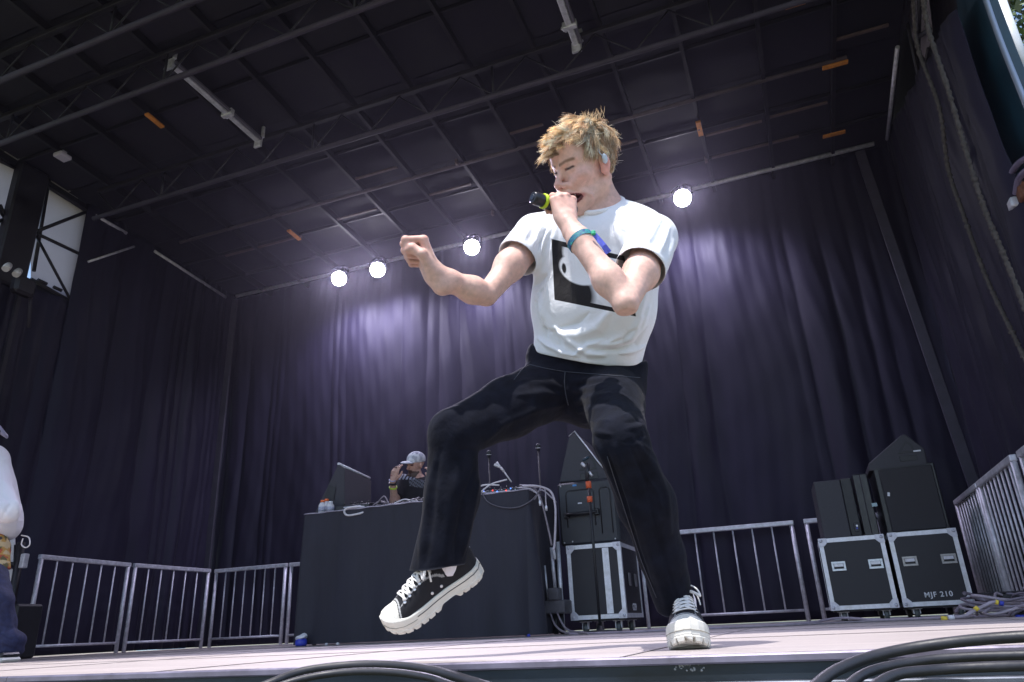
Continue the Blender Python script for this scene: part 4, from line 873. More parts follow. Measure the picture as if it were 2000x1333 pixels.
def sdf_mesh(f, lo, hi, h, block=12, lip=1.35):
    lo = np.asarray(lo, float); hi = np.asarray(hi, float)
    nb = np.ceil((hi-lo)/(h*block)).astype(int); n = nb*block
    bc = np.stack(np.meshgrid(*[np.arange(k) for k in nb], indexing='ij'), -1).reshape(-1, 3)
    cen = (lo+(bc+.5)*block*h).astype(f32)
    dc = f(cen); rad = h*block*.87*lip
    A = np.repeat(np.repeat(np.repeat(np.where(dc > 0, 3*h, -3*h).astype(f32).reshape(nb), block, 0), block, 1), block, 2)
    act = np.where(np.abs(dc) < rad)[0]
    loc_ = np.stack(np.meshgrid(*[np.arange(block)]*3, indexing='ij'), -1).reshape(-1, 3)
    step = 220
    for s in range(0, len(act), step):
        ids = act[s:s+step]; base = bc[ids]*block
        idx = (base[:, None, :]+loc_[None]).reshape(-1, 3)
        v = np.clip(f((lo+(idx+.5)*h).astype(f32)), -3*h, 3*h)
        A[idx[:, 0], idx[:, 1], idx[:, 2]] = v
    A[0] = A[-1] = 3*h; A[:, 0] = A[:, -1] = 3*h; A[:, :, 0] = A[:, :, -1] = 3*h
    g = vdb.FloatGrid(3*h); g.copyFromArray(A)
    pts, quads = g.convertToQuads(isovalue=0.0)
    V = lo+(np.asarray(pts, float)+.5)*h
    Q = np.asarray(quads).astype(np.int64)
    vol = (V[Q[:, 0]]*np.cross(V[Q[:, 1]], V[Q[:, 2]])).sum()
    if vol < 0: Q = Q[:, ::-1]
    return V, Q
def vnormals(V, Q):
    n = np.zeros_like(V); fn = np.cross(V[Q[:, 2]]-V[Q[:, 0]], V[Q[:, 3]]-V[Q[:, 1]])
    for k in range(4): np.add.at(n, Q[:, k], fn)
    return n/(np.linalg.norm(n, axis=1)[:, None]+1e-12)
def relax(V, Q, it=2, lam=.5):
    for _ in range(it):
        s = np.zeros_like(V); c = np.zeros(len(V))
        for a, b in ((0, 1), (1, 2), (2, 3), (3, 0)):
            np.add.at(s, Q[:, a], V[Q[:, b]]); np.add.at(s, Q[:, b], V[Q[:, a]]); np.add.at(c, Q[:, a], 1); np.add.at(c, Q[:, b], 1)
        V = V+lam*(s/c[:, None]-V)
    return V
def seg_d2(px, a, b):
    a = np.asarray(a, float); b = np.asarray(b, float); ab = b-a; t = np.clip(((px-a)@ab)/(ab@ab), 0, 1)
    return np.linalg.norm(px-a-t[:, None]*ab, axis=1), t
def crease(V, N, folds, edges=()):
    """raise (+) or sink (-) soft folds in cloth along lines given on the front of the garment; folds: (pts, width_px, height_m)"""
    px = proj(V); view = V-CAM; view /= np.linalg.norm(view, axis=1)[:, None]
    front = np.clip(-(view*N).sum(1)*2.2, 0, 1); disp = np.zeros(len(V))
    for pts, w, hgt in folds:
        best = np.full(len(V), 1e9); tt = np.zeros(len(V)); m = len(pts)-1
        for i in range(m):
            d, t = seg_d2(px, pts[i], pts[i+1]); better = d < best; best = np.where(better, d, best); tt = np.where(better, (i+t)/m, tt)
        ww = w*(.45+.55*np.sin(np.pi*np.clip(tt, .04, .96)))
        disp += hgt*np.exp(-(best/ww)**2)*np.sin(np.pi*np.clip(tt*.92+.04, 0, 1))**.5
    for c, n, rad in edges:
        m_ = np.linalg.norm(V-c, axis=1) < rad; disp = np.where(m_, disp*np.clip((-(V-c)@n-.004)/.035, 0, 1), disp)
    return V+N*(disp*front)[:, None]
def wavenoise(V, seed, scale, n=5):
    r = np.random.default_rng(seed); o = np.zeros(len(V))
    for _ in range(n):
        k = r.normal(size=3); k *= scale*r.uniform(.6, 1.6)/np.linalg.norm(k); k2 = r.normal(size=3)*scale*.5
        o += np.sin(V@k+r.uniform(0, 6.3)+1.3*np.sin(V@k2+r.uniform(0, 6.3)))
    return o/n
def mesh_obj(name, V, Q, m, parent=None, colors=None, attr='Col', **k):
    o = obj_from(name, (V, Q), m, parent=None, smooth=True, **k)
    if parent is not None:
        o.parent = parent; o.matrix_parent_inverse = Matrix.Translation(-Vector(parent.location))
    if colors is not None:
        a = o.data.color_attributes.new(attr, 'FLOAT_COLOR', 'POINT'); c = np.concatenate([colors, np.ones((len(V), 1))], 1).astype(np.float32)
        a.data.foreach_set('color', c.ravel())
    return o
def attr_mat(name, rough=.5, sss=0.0, bump=0.0, bscale=300, spec=.4, sheen=0.0, mul_var=.08, vscale=40, rvar=.05, sss_scale=.010, stretch=(1, 1, 1), weave=0.0):
    m = bpy.data.materials.new(name); m.use_nodes = True; nt = m.node_tree; N = nt.nodes; L = nt.links; b = N['Principled BSDF']
    at = N.new('ShaderNodeAttribute'); at.attribute_name = 'Col'
    b.inputs['Roughness'].default_value = rough; b.inputs['Specular IOR Level'].default_value = spec; b.inputs['Sheen Weight'].default_value = sheen
    tc = N.new('ShaderNodeTexCoord'); nz = N.new('ShaderNodeTexNoise'); nz.inputs['Scale'].default_value = vscale; nz.inputs['Detail'].default_value = 6
    mp = N.new('ShaderNodeMapping'); mp.inputs['Scale'].default_value = stretch; L.new(tc.outputs['Object'], mp.inputs[0]); L.new(mp.outputs[0], nz.inputs['Vector'])
    hs = N.new('ShaderNodeHueSaturation'); mr = N.new('ShaderNodeMapRange'); mr.inputs[1].default_value = .3; mr.inputs[2].default_value = .7; mr.inputs[3].default_value = 1-mul_var; mr.inputs[4].default_value = 1+mul_var
    L.new(nz.outputs['Fac'], mr.inputs[0]); L.new(mr.outputs[0], hs.inputs['Value']); L.new(at.outputs['Color'], hs.inputs['Color']); L.new(hs.outputs[0], b.inputs['Base Color'])
    if rvar:
        m2 = N.new('ShaderNodeMapRange'); m2.inputs[1].default_value = .3; m2.inputs[2].default_value = .7; m2.inputs[3].default_value = rough-rvar; m2.inputs[4].default_value = rough+rvar
        L.new(nz.outputs['Fac'], m2.inputs[0]); L.new(m2.outputs[0], b.inputs['Roughness'])
    if sss:
        b.inputs['Subsurface Weight'].default_value = sss; b.inputs['Subsurface Radius'].default_value = (1, .32, .18); b.inputs['Subsurface Scale'].default_value = sss_scale
    if bump:
        n2 = N.new('ShaderNodeTexNoise'); n2.inputs['Scale'].default_value = bscale; n2.inputs['Detail'].default_value = 4; L.new(mp.outputs[0], n2.inputs['Vector'])
        bp = N.new('ShaderNodeBump'); bp.inputs['Distance'].default_value = bump; L.new(n2.outputs['Fac'], bp.inputs['Height']); L.new(bp.outputs[0], b.inputs['Normal'])
    return m
def W(x, y, Y): return atY(x, y, Y)
def nrm(v): v = np.asarray(v, float); return v/np.linalg.norm(v)
def basis(y, z):
    """orthonormal frame: y kept, z made perpendicular; columns x, y, z"""
    y = nrm(y); z = np.asarray(z, float); z = nrm(z-y*(z@y)); x = np.cross(y, z); return np.stack([x, y, z], 1)
# ================================================================== the singer
# ---- head frame (cheek and ear of his left side towards the camera)
TH, PH, RO = R_(58), R_(-7), R_(14)
def cam_vec(x, y, z): return CR*x+CU*y-CF*z            # camera right, up, towards camera
def _rolled(v):
    x, y, z = v; return cam_vec(x*math.cos(RO)-y*math.sin(RO), x*math.sin(RO)+y*math.cos(RO), z)
HF = _rolled((-math.sin(TH), math.sin(PH)*math.cos(TH), math.cos(PH)*math.cos(TH)))     # face forward
HL = _rolled((math.cos(TH), math.sin(PH)*math.sin(TH), math.cos(PH)*math.sin(TH)))      # his left
HU = _rolled((0, math.cos(PH), -math.sin(PH)))                                             # up
HB = np.stack([HL, HF, HU], 1)                     # columns: left, forward, up
HS = 1.03
HC = W(1142, 327, 1.79)                            # between the ears
def hw(p): return HC+HB@(np.asarray(p, float)*HS)
def head_sdf(P):
    q = ((P-HC.astype(f32))@HB.astype(f32))/HS
    ax = np.abs(q[:, 0]); m = np.stack([ax, q[:, 1], q[:, 2]], 1)     # mirrored
    d = ell(q, (0, -.004, .036), (.074, .087, .085))
    d = smin(d, ell(q, (0, .030, -.020), (.060, .058, .082)), .03)
    d = smin(d, cap(m, (.054, -.004, -.066), (.018, .066, -.110), .019, .016), .022)       # jaw
    d = smin(d, ell(q, (0, .078, -.114), (.022, .015, .014)), .018)                          # chin
    d = smin(d, ell(m, (.030, .052, -.080), (.026, .030, .030)), .02)
    d = smin(d, ell(m, (.049, .050, -.026), (.020, .026, .017)), .02)                      # cheek bone
    d = smin(d, ell(m, (.034, .070, -.040), (.018, .018, .016)), .014)                     # raised cheek
    d = smin(d, cap(m, (.012, .086, .014), (.048, .066, .024), .011, .009), .012)           # brow
    d = smin(d, ell(m, (.010, .084, .017), (.008, .012, .010)), .006)       # knitted brow
    d = smax(d, -cap(q, (0, .100, .012), (0, .098, .030), .0035), .003)
    d = smin(d, ell(q, (0, .062, .060), (.055, .032, .034)), .03)                           # forehead
    d = smax(d, -ell(m, (.030, .099, .001), (.020, .022, .0120)), .005)                      # sockets
    d = smin(d, ell(m, (.031, .0700, .0), (.0145, .0135, .0125)), .003)                     # eyeball and lids
    d = smin(d, cap(m, (.018, .0835, .0045), (.044, .074, .0075), .0042, .0035), .003)      # upper lid
    d = smin(d, cap(m, (.020, .0830, -.0060), (.042, .074, -.0045), .0042, .0035), .004)    # lower lid pouch
    d = smin(d, cap(q, (0, .082, .012), (0, .109, -.032), .0075, .0095), .010)              # nose bridge
    d = smin(d, ell(q, (0, .111, -.036), (.011, .011, .010)), .006)                          # tip
    d = smin(d, ell(m, (.0125, .1005, -.040), (.0078, .011, .008)), .005)                    # wings
    d = smax(d, -ell(m, (.0065, .107, -.0475), (.0042, .006, .004)), .003)                   # nostrils
    d = smin(d, ell(q, (0, .083, -.068), (.030, .020, .026)), .012)                           # muzzle
    d = smin(d, cap(m, (.020, .094, -.040), (.058, .050, -.084), .0065, .0055), .006)        # snarl fold
    d = smax(d, -ell(q, (.015, .090, -.082), (.036, .042, .0150)), .005)                        # open mouth
    d = smin(d, chain(m, [(0, .1045, -.064), (.014, .1005, -.0655), (.0500, .062, -.077)], [.0048, .0052, .0042], .003), .003)   # upper lip
    d = smin(d, chain(m, [(0, .0995, -.1015), (.014, .096, -.0995), (.0500, .062, -.080)], [.0060, .0058, .0042], .003), .003)    # lower lip
    # ears
    e = ell(m, (.0785, -.008, -.004), (.0085, .019, .031)); e = smin(e, ell(m, (.074, -.002, -.026), (.007, .010, .010)), .006)
    e = smax(e, -ell(m, (.089, -.004, .000), (.0075, .011, .019)), .003)
    d = smin(d, e, .004)
    return d*HS
NB = W(1179, 402, 1.87)
SHR, ELR, WRR = W(1046, 462, 1.90), W(950, 577, 1.74), W(853, 540, 1.60)
SHL, ELL_, WRL = W(1276, 470, 1.80), W(1222, 594, 1.61), W(1110, 438, 1.62)
CH, WA, PV = W(1168, 530, 1.93), W(1145, 680, 2.03), W(1140, 748, 2.06)

# ---- hands: local frame x = thumb side (mirrored for the right hand), y = wrist to knuckles, z = back of the hand
def hand_sdf(P, O, B, flex, thumb, side=1, s=1.0, spread=0.0, wristr=.0215):
    q = ((P-O.astype(f32))@B.astype(f32))/s; q = q*np.array([side, 1, 1], f32)
    K = [(.031, .090, .000), (.010, .095, .003), (-.011, .090, .001), (-.030, .081, -.004)]
    d = None
    for i, k in enumerate(K):                                   # metacarpals
        c = cap(q, (k[0]*.45, .012, -.004), (k[0], k[1], k[2]-.003), .016, .0125); d = c if d is None else smin(d, c, .012)
    d = smin(d, ell(q, (.018, .040, -.014), (.020, .034, .015)), .012)      # thenar
    d = smin(d, ell(q, (-.018, .040, -.012), (.015, .034, .014)), .012)
    d = smin(d, ell(q, (.0, .024, -.008), (.024, .026, .016)), .016)
    d = smin(d, cap(q, (0, -.03, 0), (0, .02, -.002), wristr, .021), .014)
    Ls = [(.046, .027, .021), (.049, .031, .022), (.046, .029, .021), (.036, .022, .019)]
    for i, k in enumerate(K):
        p = np.array(k, float); a = 0; fl = flex[i]; pts = [p]; sx = spread*(1.5-i)
        for L, f in zip(Ls[i], fl):
            a += R_(f); p = p+L*np.array([sx*.3, math.cos(a), -math.sin(a)]); pts.append(p)
        rs = [.0112, .0097, .0088, .0076] if i < 3 else [.0098, .0085, .0078, .0066]
        fd = chain(q, pts, rs, .003); fd = smin(fd, ell(q, pts[1], (.0104, .0104, .0104)), .003)
        d = smin(d, fd, .0016)
    td = chain(q, thumb, [.0155, .0135, .0115, .0092][:len(thumb)], .004); d = smin(d, td, .006)
    return d*s
# his right fist (raised)
KR = W(829, 486, 1.575)
BR = basis(KR-WRR, cam_vec(.86, .30, -.30))
BRs = np.linalg.det(BR)
if (BR[:, 0]@cam_vec(0, 0, 1)) < 0: sideR = -1
else: sideR = 1
flexR = [(72, 98, 62), (80, 98, 62), (84, 98, 62), (86, 96, 62)]
thR = [(.022, .020, -.012), (.040, .052, -.022), (.034, .078, -.036), (.012, .083, -.046)]
# his left hand round the microphone
KL = W(1094, 353, 1.625)
BL = basis(KL-WRL, cam_vec(.42, .10, .85))
sideL = 1 if (BL[:, 0]@cam_vec(1, 0, -.4)) > 0 else -1
flexL = [(48, 74, 52), (50, 76, 52), (52, 78, 52), (54, 80, 52)]
thL = [(.020, .018, -.014), (.038, .042, -.036), (.032, .062, -.060), (.014, .075, -.074)]
def arm(P, S, E_, Wr, bulge):
    up = cap(P, S, E_, .052, .031)
    m = S+(E_-S)*.55
    up = smin(up, ell(P, m+bulge*.008, (.043, .043, .043)), .03)
    m2 = E_+(Wr-E_)*.28
    fo = cap(P, E_, m2, .0285, .0345); fo = smin(fo, cap(P, m2, E_+(Wr-E_)*.78, .0350, .0300), .03); fo = smin(fo, cap(P, E_+(Wr-E_)*.78, Wr, .0300, .0245), .02)
    return smin(up, fo, .010)
def body_sdf(P):
    d = head_sdf(P)
    ny = nrm(NB-hw((0, -.02, -.06)))
    n = cap(P, hw((0, -.026, -.050)), NB+np.array([0, .01, -.03]), .049, .052)
    n = smin(n, cap(P, hw((.062, -.020, -.045)), NB+cam_vec(-.035, -.045, .045), .014, .013), .018)    # neck muscle
    n = smin(n, cap(P, NB+cam_vec(.01, -.01, 0), SHL+np.array([0, .03, .00]), .046, .040), .03)
    n = smin(n, cap(P, NB+cam_vec(-.01, -.01, 0), SHR+np.array([0, .03, .00]), .046, .040), .03)
    d = smin(d, n, .016)
    t = cap(P, NB+cam_vec(0, -.08, 0), WA, .09, .075); d = smin(d, t, .03)
    d = smin(d, arm(P, SHR, ELR, WRR, CU), .02)
    d = smin(d, arm(P, SHL, ELL_, WRL, CR), .004)
    return d
def full_body(P):
    d = body_sdf(P)
    d = smin(d, hand_sdf(P, WRR, BR, flexR, thR, sideR, 1.10), .026)
    d = smin(d, hand_sdf(P, WRL, BL, flexL, thL, sideL, .95), .006)
    return d
singer = empty('person', tuple(W(1200, 1270, 2.0)[:2])+(0.0,), label='singer in a white printed t-shirt, crouching with a raised fist at the stage front', cat='person')
hcs = [WRR+(KR-WRR)*.5+nrm(KR-WRR)*.045, WRL+(KL-WRL)*.5+nrm(KL-WRL)*.035]
def no_hands(P):
    d = full_body(P)
    for c in hcs: d = np.maximum(d, .0755-np.linalg.norm(P-c.astype(f32), axis=1))
    return d
V, Q = sdf_mesh(no_hands, (-1.05, 1.20, .76), (-.02, 2.16, 1.62), .0026)
V = relax(V, Q, 1, .3)
for c in hcs: dd = np.linalg.norm(V[Q].mean(1)-c, axis=1); Q = Q[np.abs(dd-.0755) > .0020]
for c in hcs:
    v_, q_ = sdf_mesh(lambda P: np.maximum(full_body(P), np.linalg.norm(P-c.astype(f32), axis=1)-.0805), c-.084, c+.084, .0015); dd = np.linalg.norm(v_[q_].mean(1)-c, axis=1); q_ = q_[np.abs(dd-.0805) > .0013]
    Q = np.concatenate([Q, q_+len(V)]); V = np.concatenate([V, v_])
N_ = vnormals(V, Q)
V = V+N_*(wavenoise(V, 3, 60)*.0006)[:, None]
# skin colours as real patches
q = (V-HC)@HB/HS; qm = q.copy(); qm[:, 0] = np.abs(qm[:, 0])
base = np.array([.66, .42, .35]); col = np.tile(base, (len(V), 1))
def blot(c, r, color, amt, src=qm, p=2.0):
    global col
    d = np.linalg.norm((src-np.asarray(c))/np.asarray(r), axis=1); w = np.clip(np.exp(-d**p), 0, 1)*amt
    col = col*(1-w[:, None])+np.array(color)*w[:, None]
blot((.046, .06, -.03), (.026, .03, .024), (.62, .25, .20), .55)
blot((0, .112, -.036), (.016, .02, .016), (.60, .24, .19), .5)
blot((.082, -.008, -.01), (.02, .03, .035), (.66, .22, .18), .7)
blot((0, -.02, -.12), (.10, .08, .05), (.58, .29, .22), .4)
isH = (np.linalg.norm(q, axis=1) < .17)
def seglip(pts, r, color, amt):
    global col
    best = np.full(len(V), 9.0)
    for a, b in zip(pts[:-1], pts[1:]):
        a = np.array(a); b = np.array(b); ab = (b-a)*np.array([1, 0, 1]); t = np.clip(((qm-a)@ab)/(ab@ab), 0, 1); best = np.minimum(best, np.linalg.norm(((qm-a-t[:, None]*ab)*np.array([1, .15, 1])), axis=1))
    w = np.clip(1.5-best/r, 0, 1)*amt*isH*(q[:, 1] > .05); col = col*(1-w[:, None])+np.array(color)*w[:, None]
seglip([(0, .1055, -.064), (.014, .1015, -.0655), (.050, .063, -.078)], .0055, (.48, .15, .14), .85)
seglip([(0, .1005, -.1015), (.014, .097, -.0995), (.050, .063, -.080)], .0065, (.48, .15, .14), .85)
seglip([(.011, .090, .0165), (.030, .084, .0225), (.050, .070, .0235)], .0042, (.16, .085, .045), .85)     # eyebrow
seglip([(.019, .087, .0010), (.031, .086, .0012), (.043, .077, .0035)], .0034, (.030, .012, .012), 1.0)     # squinting eye slit
seglip([(.017, .0855, -.002), (.0195, .086, .0005)], .0025, (.35, .12, .10), .6)
inm = isH & (np.linalg.norm((q-np.array([.015, .090, -.082]))/np.array([.036, .043, .0153]), axis=1) < 1.05)
col[inm] = (.10, .018, .018)
# knuckles and palms a little redder
for O, B, s in ((WRR, BR, sideR), (WRL, BL, sideL)):
    h_ = (V-O)@B; near = (np.linalg.norm(h_-np.array([0, .07, -.01]), axis=1) < .09)
    w = np.clip((h_[:, 1]-.03)/.06, 0, 1)*near*.35; col = col*(1-w[:, None])+np.array([.62, .27, .21])*w[:, None]
col *= (1+.06*wavenoise(V, 9, 40))[:, None]
MT['skin'] = attr_mat('skin', .50, sss=.16, bump=.00022, bscale=420, mul_var=.12, vscale=70, rvar=.07, spec=.42)
mesh_obj('body', V, Q, MT['skin'], singer, colors=col)
# teeth
bm = bmnew()
for k in range(-5, 6):
    a = k*.0062; p = hw((a, .0965-abs(a)*abs(a)*13, -.0705)); box(bm, p, (.0058, .004, .0085), rot=Matrix([list(r) for r in HB]), bev=.001)
o = part('teeth', bm, mat('enamel', (.72, .68, .60), .3), singer)
# in-ear monitor in his left ear
bm = bmnew(); g = bmesh.ops.create_icosphere(bm, subdivisions=3, radius=1)['verts']
Mx = Matrix([list(r) for r in HB])
for v in g: v.co = Vector(hw((.088, -.002, .004))) + Mx @ Vector((v.co.x*.007, v.co.y*.0095, v.co.z*.015))
tube(bm, [hw((.089, .006, .014)), hw((.088, .012, .022)), hw((.083, .008, .034)), hw((.081, -.006, .038))], .0016, n=6)
part('earpiece', bm, mat('earpiece_grey', (.52, .58, .66), .3, var=.05), singer, smooth=True)

# ---- hair: scalp volume and many tapered curved locks
def hair_region(q):                         # q in head coordinates: is this scalp?
    x, y, z = q; front = .060+.020*math.cos(x*30)-.0
    if y > .035: return z > .058-.25*(y-.035)+.02*abs(x)/.06
    if y > -.005: return z > .012 + (y+.005)*1.1
    return z > -.045-.25*(-y-.02)*0 - .03*min(1, max(0, (-.02-y)/.06))
r = np.random.default_rng(12)
HV, HQ, HCOL = [], [], []
def lock(root, d0, d1, L, w, c, seg=5):
    """flattened tapered lock from root bending from direction d0 to d1"""
    P = [np.array(root)]; 
    for i in range(seg):
        t = (i+.5)/seg; d = nrm(d0*(1-t)+d1*t); P.append(P[-1]+d*L/seg)
    s = nrm(np.cross(P[-1]-P[0], r.normal(size=3))); n = nrm(np.cross(s, P[-1]-P[0])); b0 = len(HV)
    for i, p in enumerate(P):
        t = i/seg; ww = w*(1-t)**.7*(.7+.6*t*(1-t)*2)+.00015
        for k in range(3):
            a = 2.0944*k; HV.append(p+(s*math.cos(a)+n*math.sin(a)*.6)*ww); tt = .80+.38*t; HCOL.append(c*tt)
    for i in range(seg):
        for k in range(3):
            a0 = b0+i*3; HQ.append((a0+k, a0+(k+1) % 3, a0+3+(k+1) % 3, a0+3+k))
blond, dark, pale = np.array([.95, .77, .53]), np.array([.48, .33, .21]), np.array([1.0, .94, .80])
cl = 0
def scalp(v): return np.array([v[0]*.077, -.004+v[1]*.090, .036+v[2]*.088])
while cl < 470:
    v = nrm(r.normal(size=3)); p = scalp(v)
    if not hair_region(p): continue
    if abs(p[0]) > .052 and p[1] > -.035 and p[2] < .022: continue
    cl += 1
    n = nrm(v/np.array([.078, .099, .088])); top = p[2] > .072
    whorl = np.array([.020, -.050, .11]); out = p-whorl; flow = nrm(out-n*(out@n)+1e-6)
    flow = nrm(flow+np.array([0, .45, 0])*(p[1] > -.02)+r.normal(size=3)*(.50 if top else .30)); flow = nrm(flow-n*(flow@n))
    if p[1] < -.02 and p[2] < .045: flow = nrm(np.array([0, -.15, -1])+.25*r.normal(size=3)); flow = nrm(flow-n*(flow@n)*.8)
    if abs(p[0]) > .055 and p[1] > -.02 and p[2] < .06: flow = nrm(np.array([0, -.1, -1])+.25*r.normal(size=3))
    lift = .26 if top else (.14 if p[2] > .03 else .04)
    if abs(p[0]-.035) < .03 and p[1] < .0 and top: lift += r.uniform(0, .6)
    L = r.uniform(.034, .058)*(1.12 if top or p[1] > .03 else .85)
    if p[2] < .03: L *= .62
    if p[1] > .045: L *= .85; flow = nrm(flow+np.array([.0, 1.3, .25])); lift += .35
    if p[1] < -.05 and p[2] < .0: L *= 1.15
    side = np.cross(n, flow); curl = r.normal()*.85; roll = r.uniform(.35, 1.2)*(.30 if p[1] > .045 else 1)
    base_c = blond*r.uniform(.8, 1.15); u = r.uniform()
    if u < .24: base_c = pale*r.uniform(.85, 1.05)
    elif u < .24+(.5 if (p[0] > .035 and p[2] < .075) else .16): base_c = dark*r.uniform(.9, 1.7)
    G = [np.zeros(3)]; seg = 7
    for k in range(seg):
        t = (k+.5)/seg; d = nrm(flow*(.75+.5*t)+n*(lift*(1-t)*1.3-roll*t*t)+side*curl*t*t); G.append(G[-1]+d*L/seg)
    for _ in range(30):
        o_ = side*r.normal()*.0060+flow*r.normal()*.0060; rt = p+o_+n*.003; rt = np.array([0, -.004, .036])+(rt-np.array([0, -.004, .036]))*(1+r.uniform(0, .05))
        j_ = r.normal(size=3)*.09; sc = r.uniform(.72, 1.1); w = r.uniform(.00035, .0009); c = base_c*r.uniform(.8, 1.22); b0 = len(HV)
        tw = nrm(np.cross(G[-1], r.normal(size=3))); tn = nrm(np.cross(tw, G[-1]))
        for k, g in enumerate(G):
            t = k/seg; pos = hw(rt+g*sc-o_*.55*t+j_*L*t*t*.9)
            ww = w*(1-t**2.2)+.00012
            for a in range(3):
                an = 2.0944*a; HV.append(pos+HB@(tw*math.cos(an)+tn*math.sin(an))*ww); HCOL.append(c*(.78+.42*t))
        for k in range(seg):
            for a in range(3):
                a0 = b0+k*3; HQ.append((a0+a, a0+(a+1) % 3, a0+3+(a+1) % 3, a0+3+a))
for _ in range(60):                          # spiky cowlick strands
    p = np.array([.034+r.normal()*.014, -.030+r.normal()*.018, .118+r.normal()*.004]); d = HB@nrm(np.array([.25+r.normal()*.4, -.1+r.normal()*.4, 1]))
    lock(hw(p), d, nrm(d+HB@(r.normal(size=3)*.3)), r.uniform(.022, .036), .0013, blond*r.uniform(.6, 1.2))
for _ in range(700):                         # flyaways
    v = nrm(r.normal(size=3)); p = scalp(v)*1.02
    if not hair_region(p) or (abs(p[0]) > .052 and p[1] > -.035 and p[2] < .022): continue
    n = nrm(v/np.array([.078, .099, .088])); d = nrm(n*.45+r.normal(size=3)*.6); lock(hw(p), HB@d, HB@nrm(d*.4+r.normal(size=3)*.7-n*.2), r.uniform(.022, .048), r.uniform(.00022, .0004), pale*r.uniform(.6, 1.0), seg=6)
hair_m = attr_mat('hair_strands', .36, mul_var=.12, vscale=90, spec=.5, rvar=.05)
_n = hair_m.node_tree; _b = _n.nodes['Principled BSDF']; _o = [x for x in _n.nodes if x.type == 'OUTPUT_MATERIAL'][0]; _t = _n.nodes.new('ShaderNodeBsdfTranslucent'); _m = _n.nodes.new('ShaderNodeMixShader'); _m.inputs[0].default_value = .42
_n.links.new(_b.inputs['Base Color'].links[0].from_socket, _t.inputs[0]); _n.links.new(_b.outputs[0], _m.inputs[1]); _n.links.new(_t.outputs[0], _m.inputs[2]); _n.links.new(_m.outputs[0], _o.inputs[0])
def hair_sdf(P):
    q = ((P-HC.astype(f32))@HB.astype(f32))/HS
    d = ell(q, (0, -.004, .040), (.082, .096, .093))
    cut1 = smax(-(q[:, 2]-(.062-.12*(q[:, 1]-.03))), q[:, 1]-.200, .01)
    fz = np.where(q[:, 1] > .035, .064-.25*(q[:, 1]-.035), np.where(q[:, 1] > -.005, .012+(q[:, 1]+.005)*1.25, -.052))
    return smax(d, (fz-q[:, 2])*.7, .010)*HS*.8
V, Q = sdf_mesh(hair_sdf, HC-.17, HC+.17, .0032)
N_ = vnormals(V, Q); V = V+N_*(wavenoise(V, 5, 170, 7)*.0040+wavenoise(V, 6, 60, 4)*.003)[:, None]
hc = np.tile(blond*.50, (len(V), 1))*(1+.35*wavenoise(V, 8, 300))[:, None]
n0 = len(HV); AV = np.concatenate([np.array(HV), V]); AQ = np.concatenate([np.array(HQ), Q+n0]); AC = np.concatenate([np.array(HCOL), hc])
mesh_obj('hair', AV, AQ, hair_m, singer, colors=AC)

# ---- microphone (in his left hand)
GC = WRL+BL@np.array([0, .083, -.034])                    # centre of the grip
ME = W(1040, 386, 1.575); MD = nrm(ME-GC); tip = GC-MD*.06
mic = empty('microphone', tuple(GC), label='black wireless microphone with a yellow-green ring held at the singer\'s mouth', cat='microphone')
Lm = np.linalg.norm(ME-GC)
bm = bmnew(); lathe(bm, [(.0175, -.012), (.0185, .0), (.0190, Lm-.045), (.0170, Lm-.043)], GC, tuple(MD), n=28); part('handle', bm, mat('mic_body', (.035, .030, .036), .30, .6, var=.15, scale=30), mic)
bm = bmnew(); lathe(bm, [(.0195, Lm-.0435), (.0208, Lm-.0425), (.0208, Lm-.035), (.0190, Lm-.034)], GC, tuple(MD), n=28); part('colour_ring', bm, mat('ring_lime', (.55, .72, .02), .45), mic)
bm = bmnew(); lathe(bm, [(.0165, Lm-.0339), (.0178, Lm-.030), (.0182, Lm-.012), (.0165, Lm-.002), (.0135, Lm)], GC, tuple(MD), n=28); part('end_cap', bm, mat('mic_cap', (.018, .018, .022), .28, .2), mic)
bm = bmnew(); lathe(bm, [(.0085, Lm-.001), (.0085, Lm+.0015), (.0070, Lm+.002)], GC, tuple(MD), n=8); part('battery_button', bm, mat('mic_btn', (.03, .035, .05), .2, .4), mic)
bm = bmnew(); lathe(bm, [(.0175, -.012), (.022, -.022), (.0245, -.034), (.0235, -.046), (.017, -.058), (.005, -.063)], GC, tuple(MD), n=24); part('grille', bm, mat('mic_grille', (.05, .05, .055), .4, .8, bump=.001, bscale=900), mic)

# ---- festival wristband with a loose tail
wp = WRL+(ELL_-WRL)*.235; wd = nrm(ELL_-WRL)
def band(c, d, r0, w, th, m, n=40):
    u = nrm(np.cross(d, CU)); v = np.cross(d, u); bm = bmnew(); R = []
    for k in range(n):
        a = 2*math.pi*k/n; rr = r0*(1+.03*math.sin(3*a)); e = u*math.cos(a)+v*math.sin(a)
        R.append([bm.verts.new(tuple(c+e*(rr+o)+d*s+.002*math.sin(2*a)*d)) for (o, s) in ((0, -w/2), (th, -w/2), (th, w/2), (0, w/2))])
    for k in range(n):
        for j in range(4): bm.faces.new((R[k][j], R[(k+1) % n][j], R[(k+1) % n][(j+1) % 4], R[k][(j+1) % 4]))
    return bm
wm = mat('wristband_print', (.012, .02, .20), .6, var_color=(.03, .30, .26), scale=130, stretch=(1, 1, 1), detail=2)
wb = part('wristband', band(wp, wd, .0345, .016, .0016, wm), wm, singer, label='blue and green festival wristband')
bm = bmnew(); a = wp+cam_vec(.031, .013, .037); bb = a+cam_vec(.022, -.030, .012); cc_ = bb+cam_vec(.012, -.018, .0)
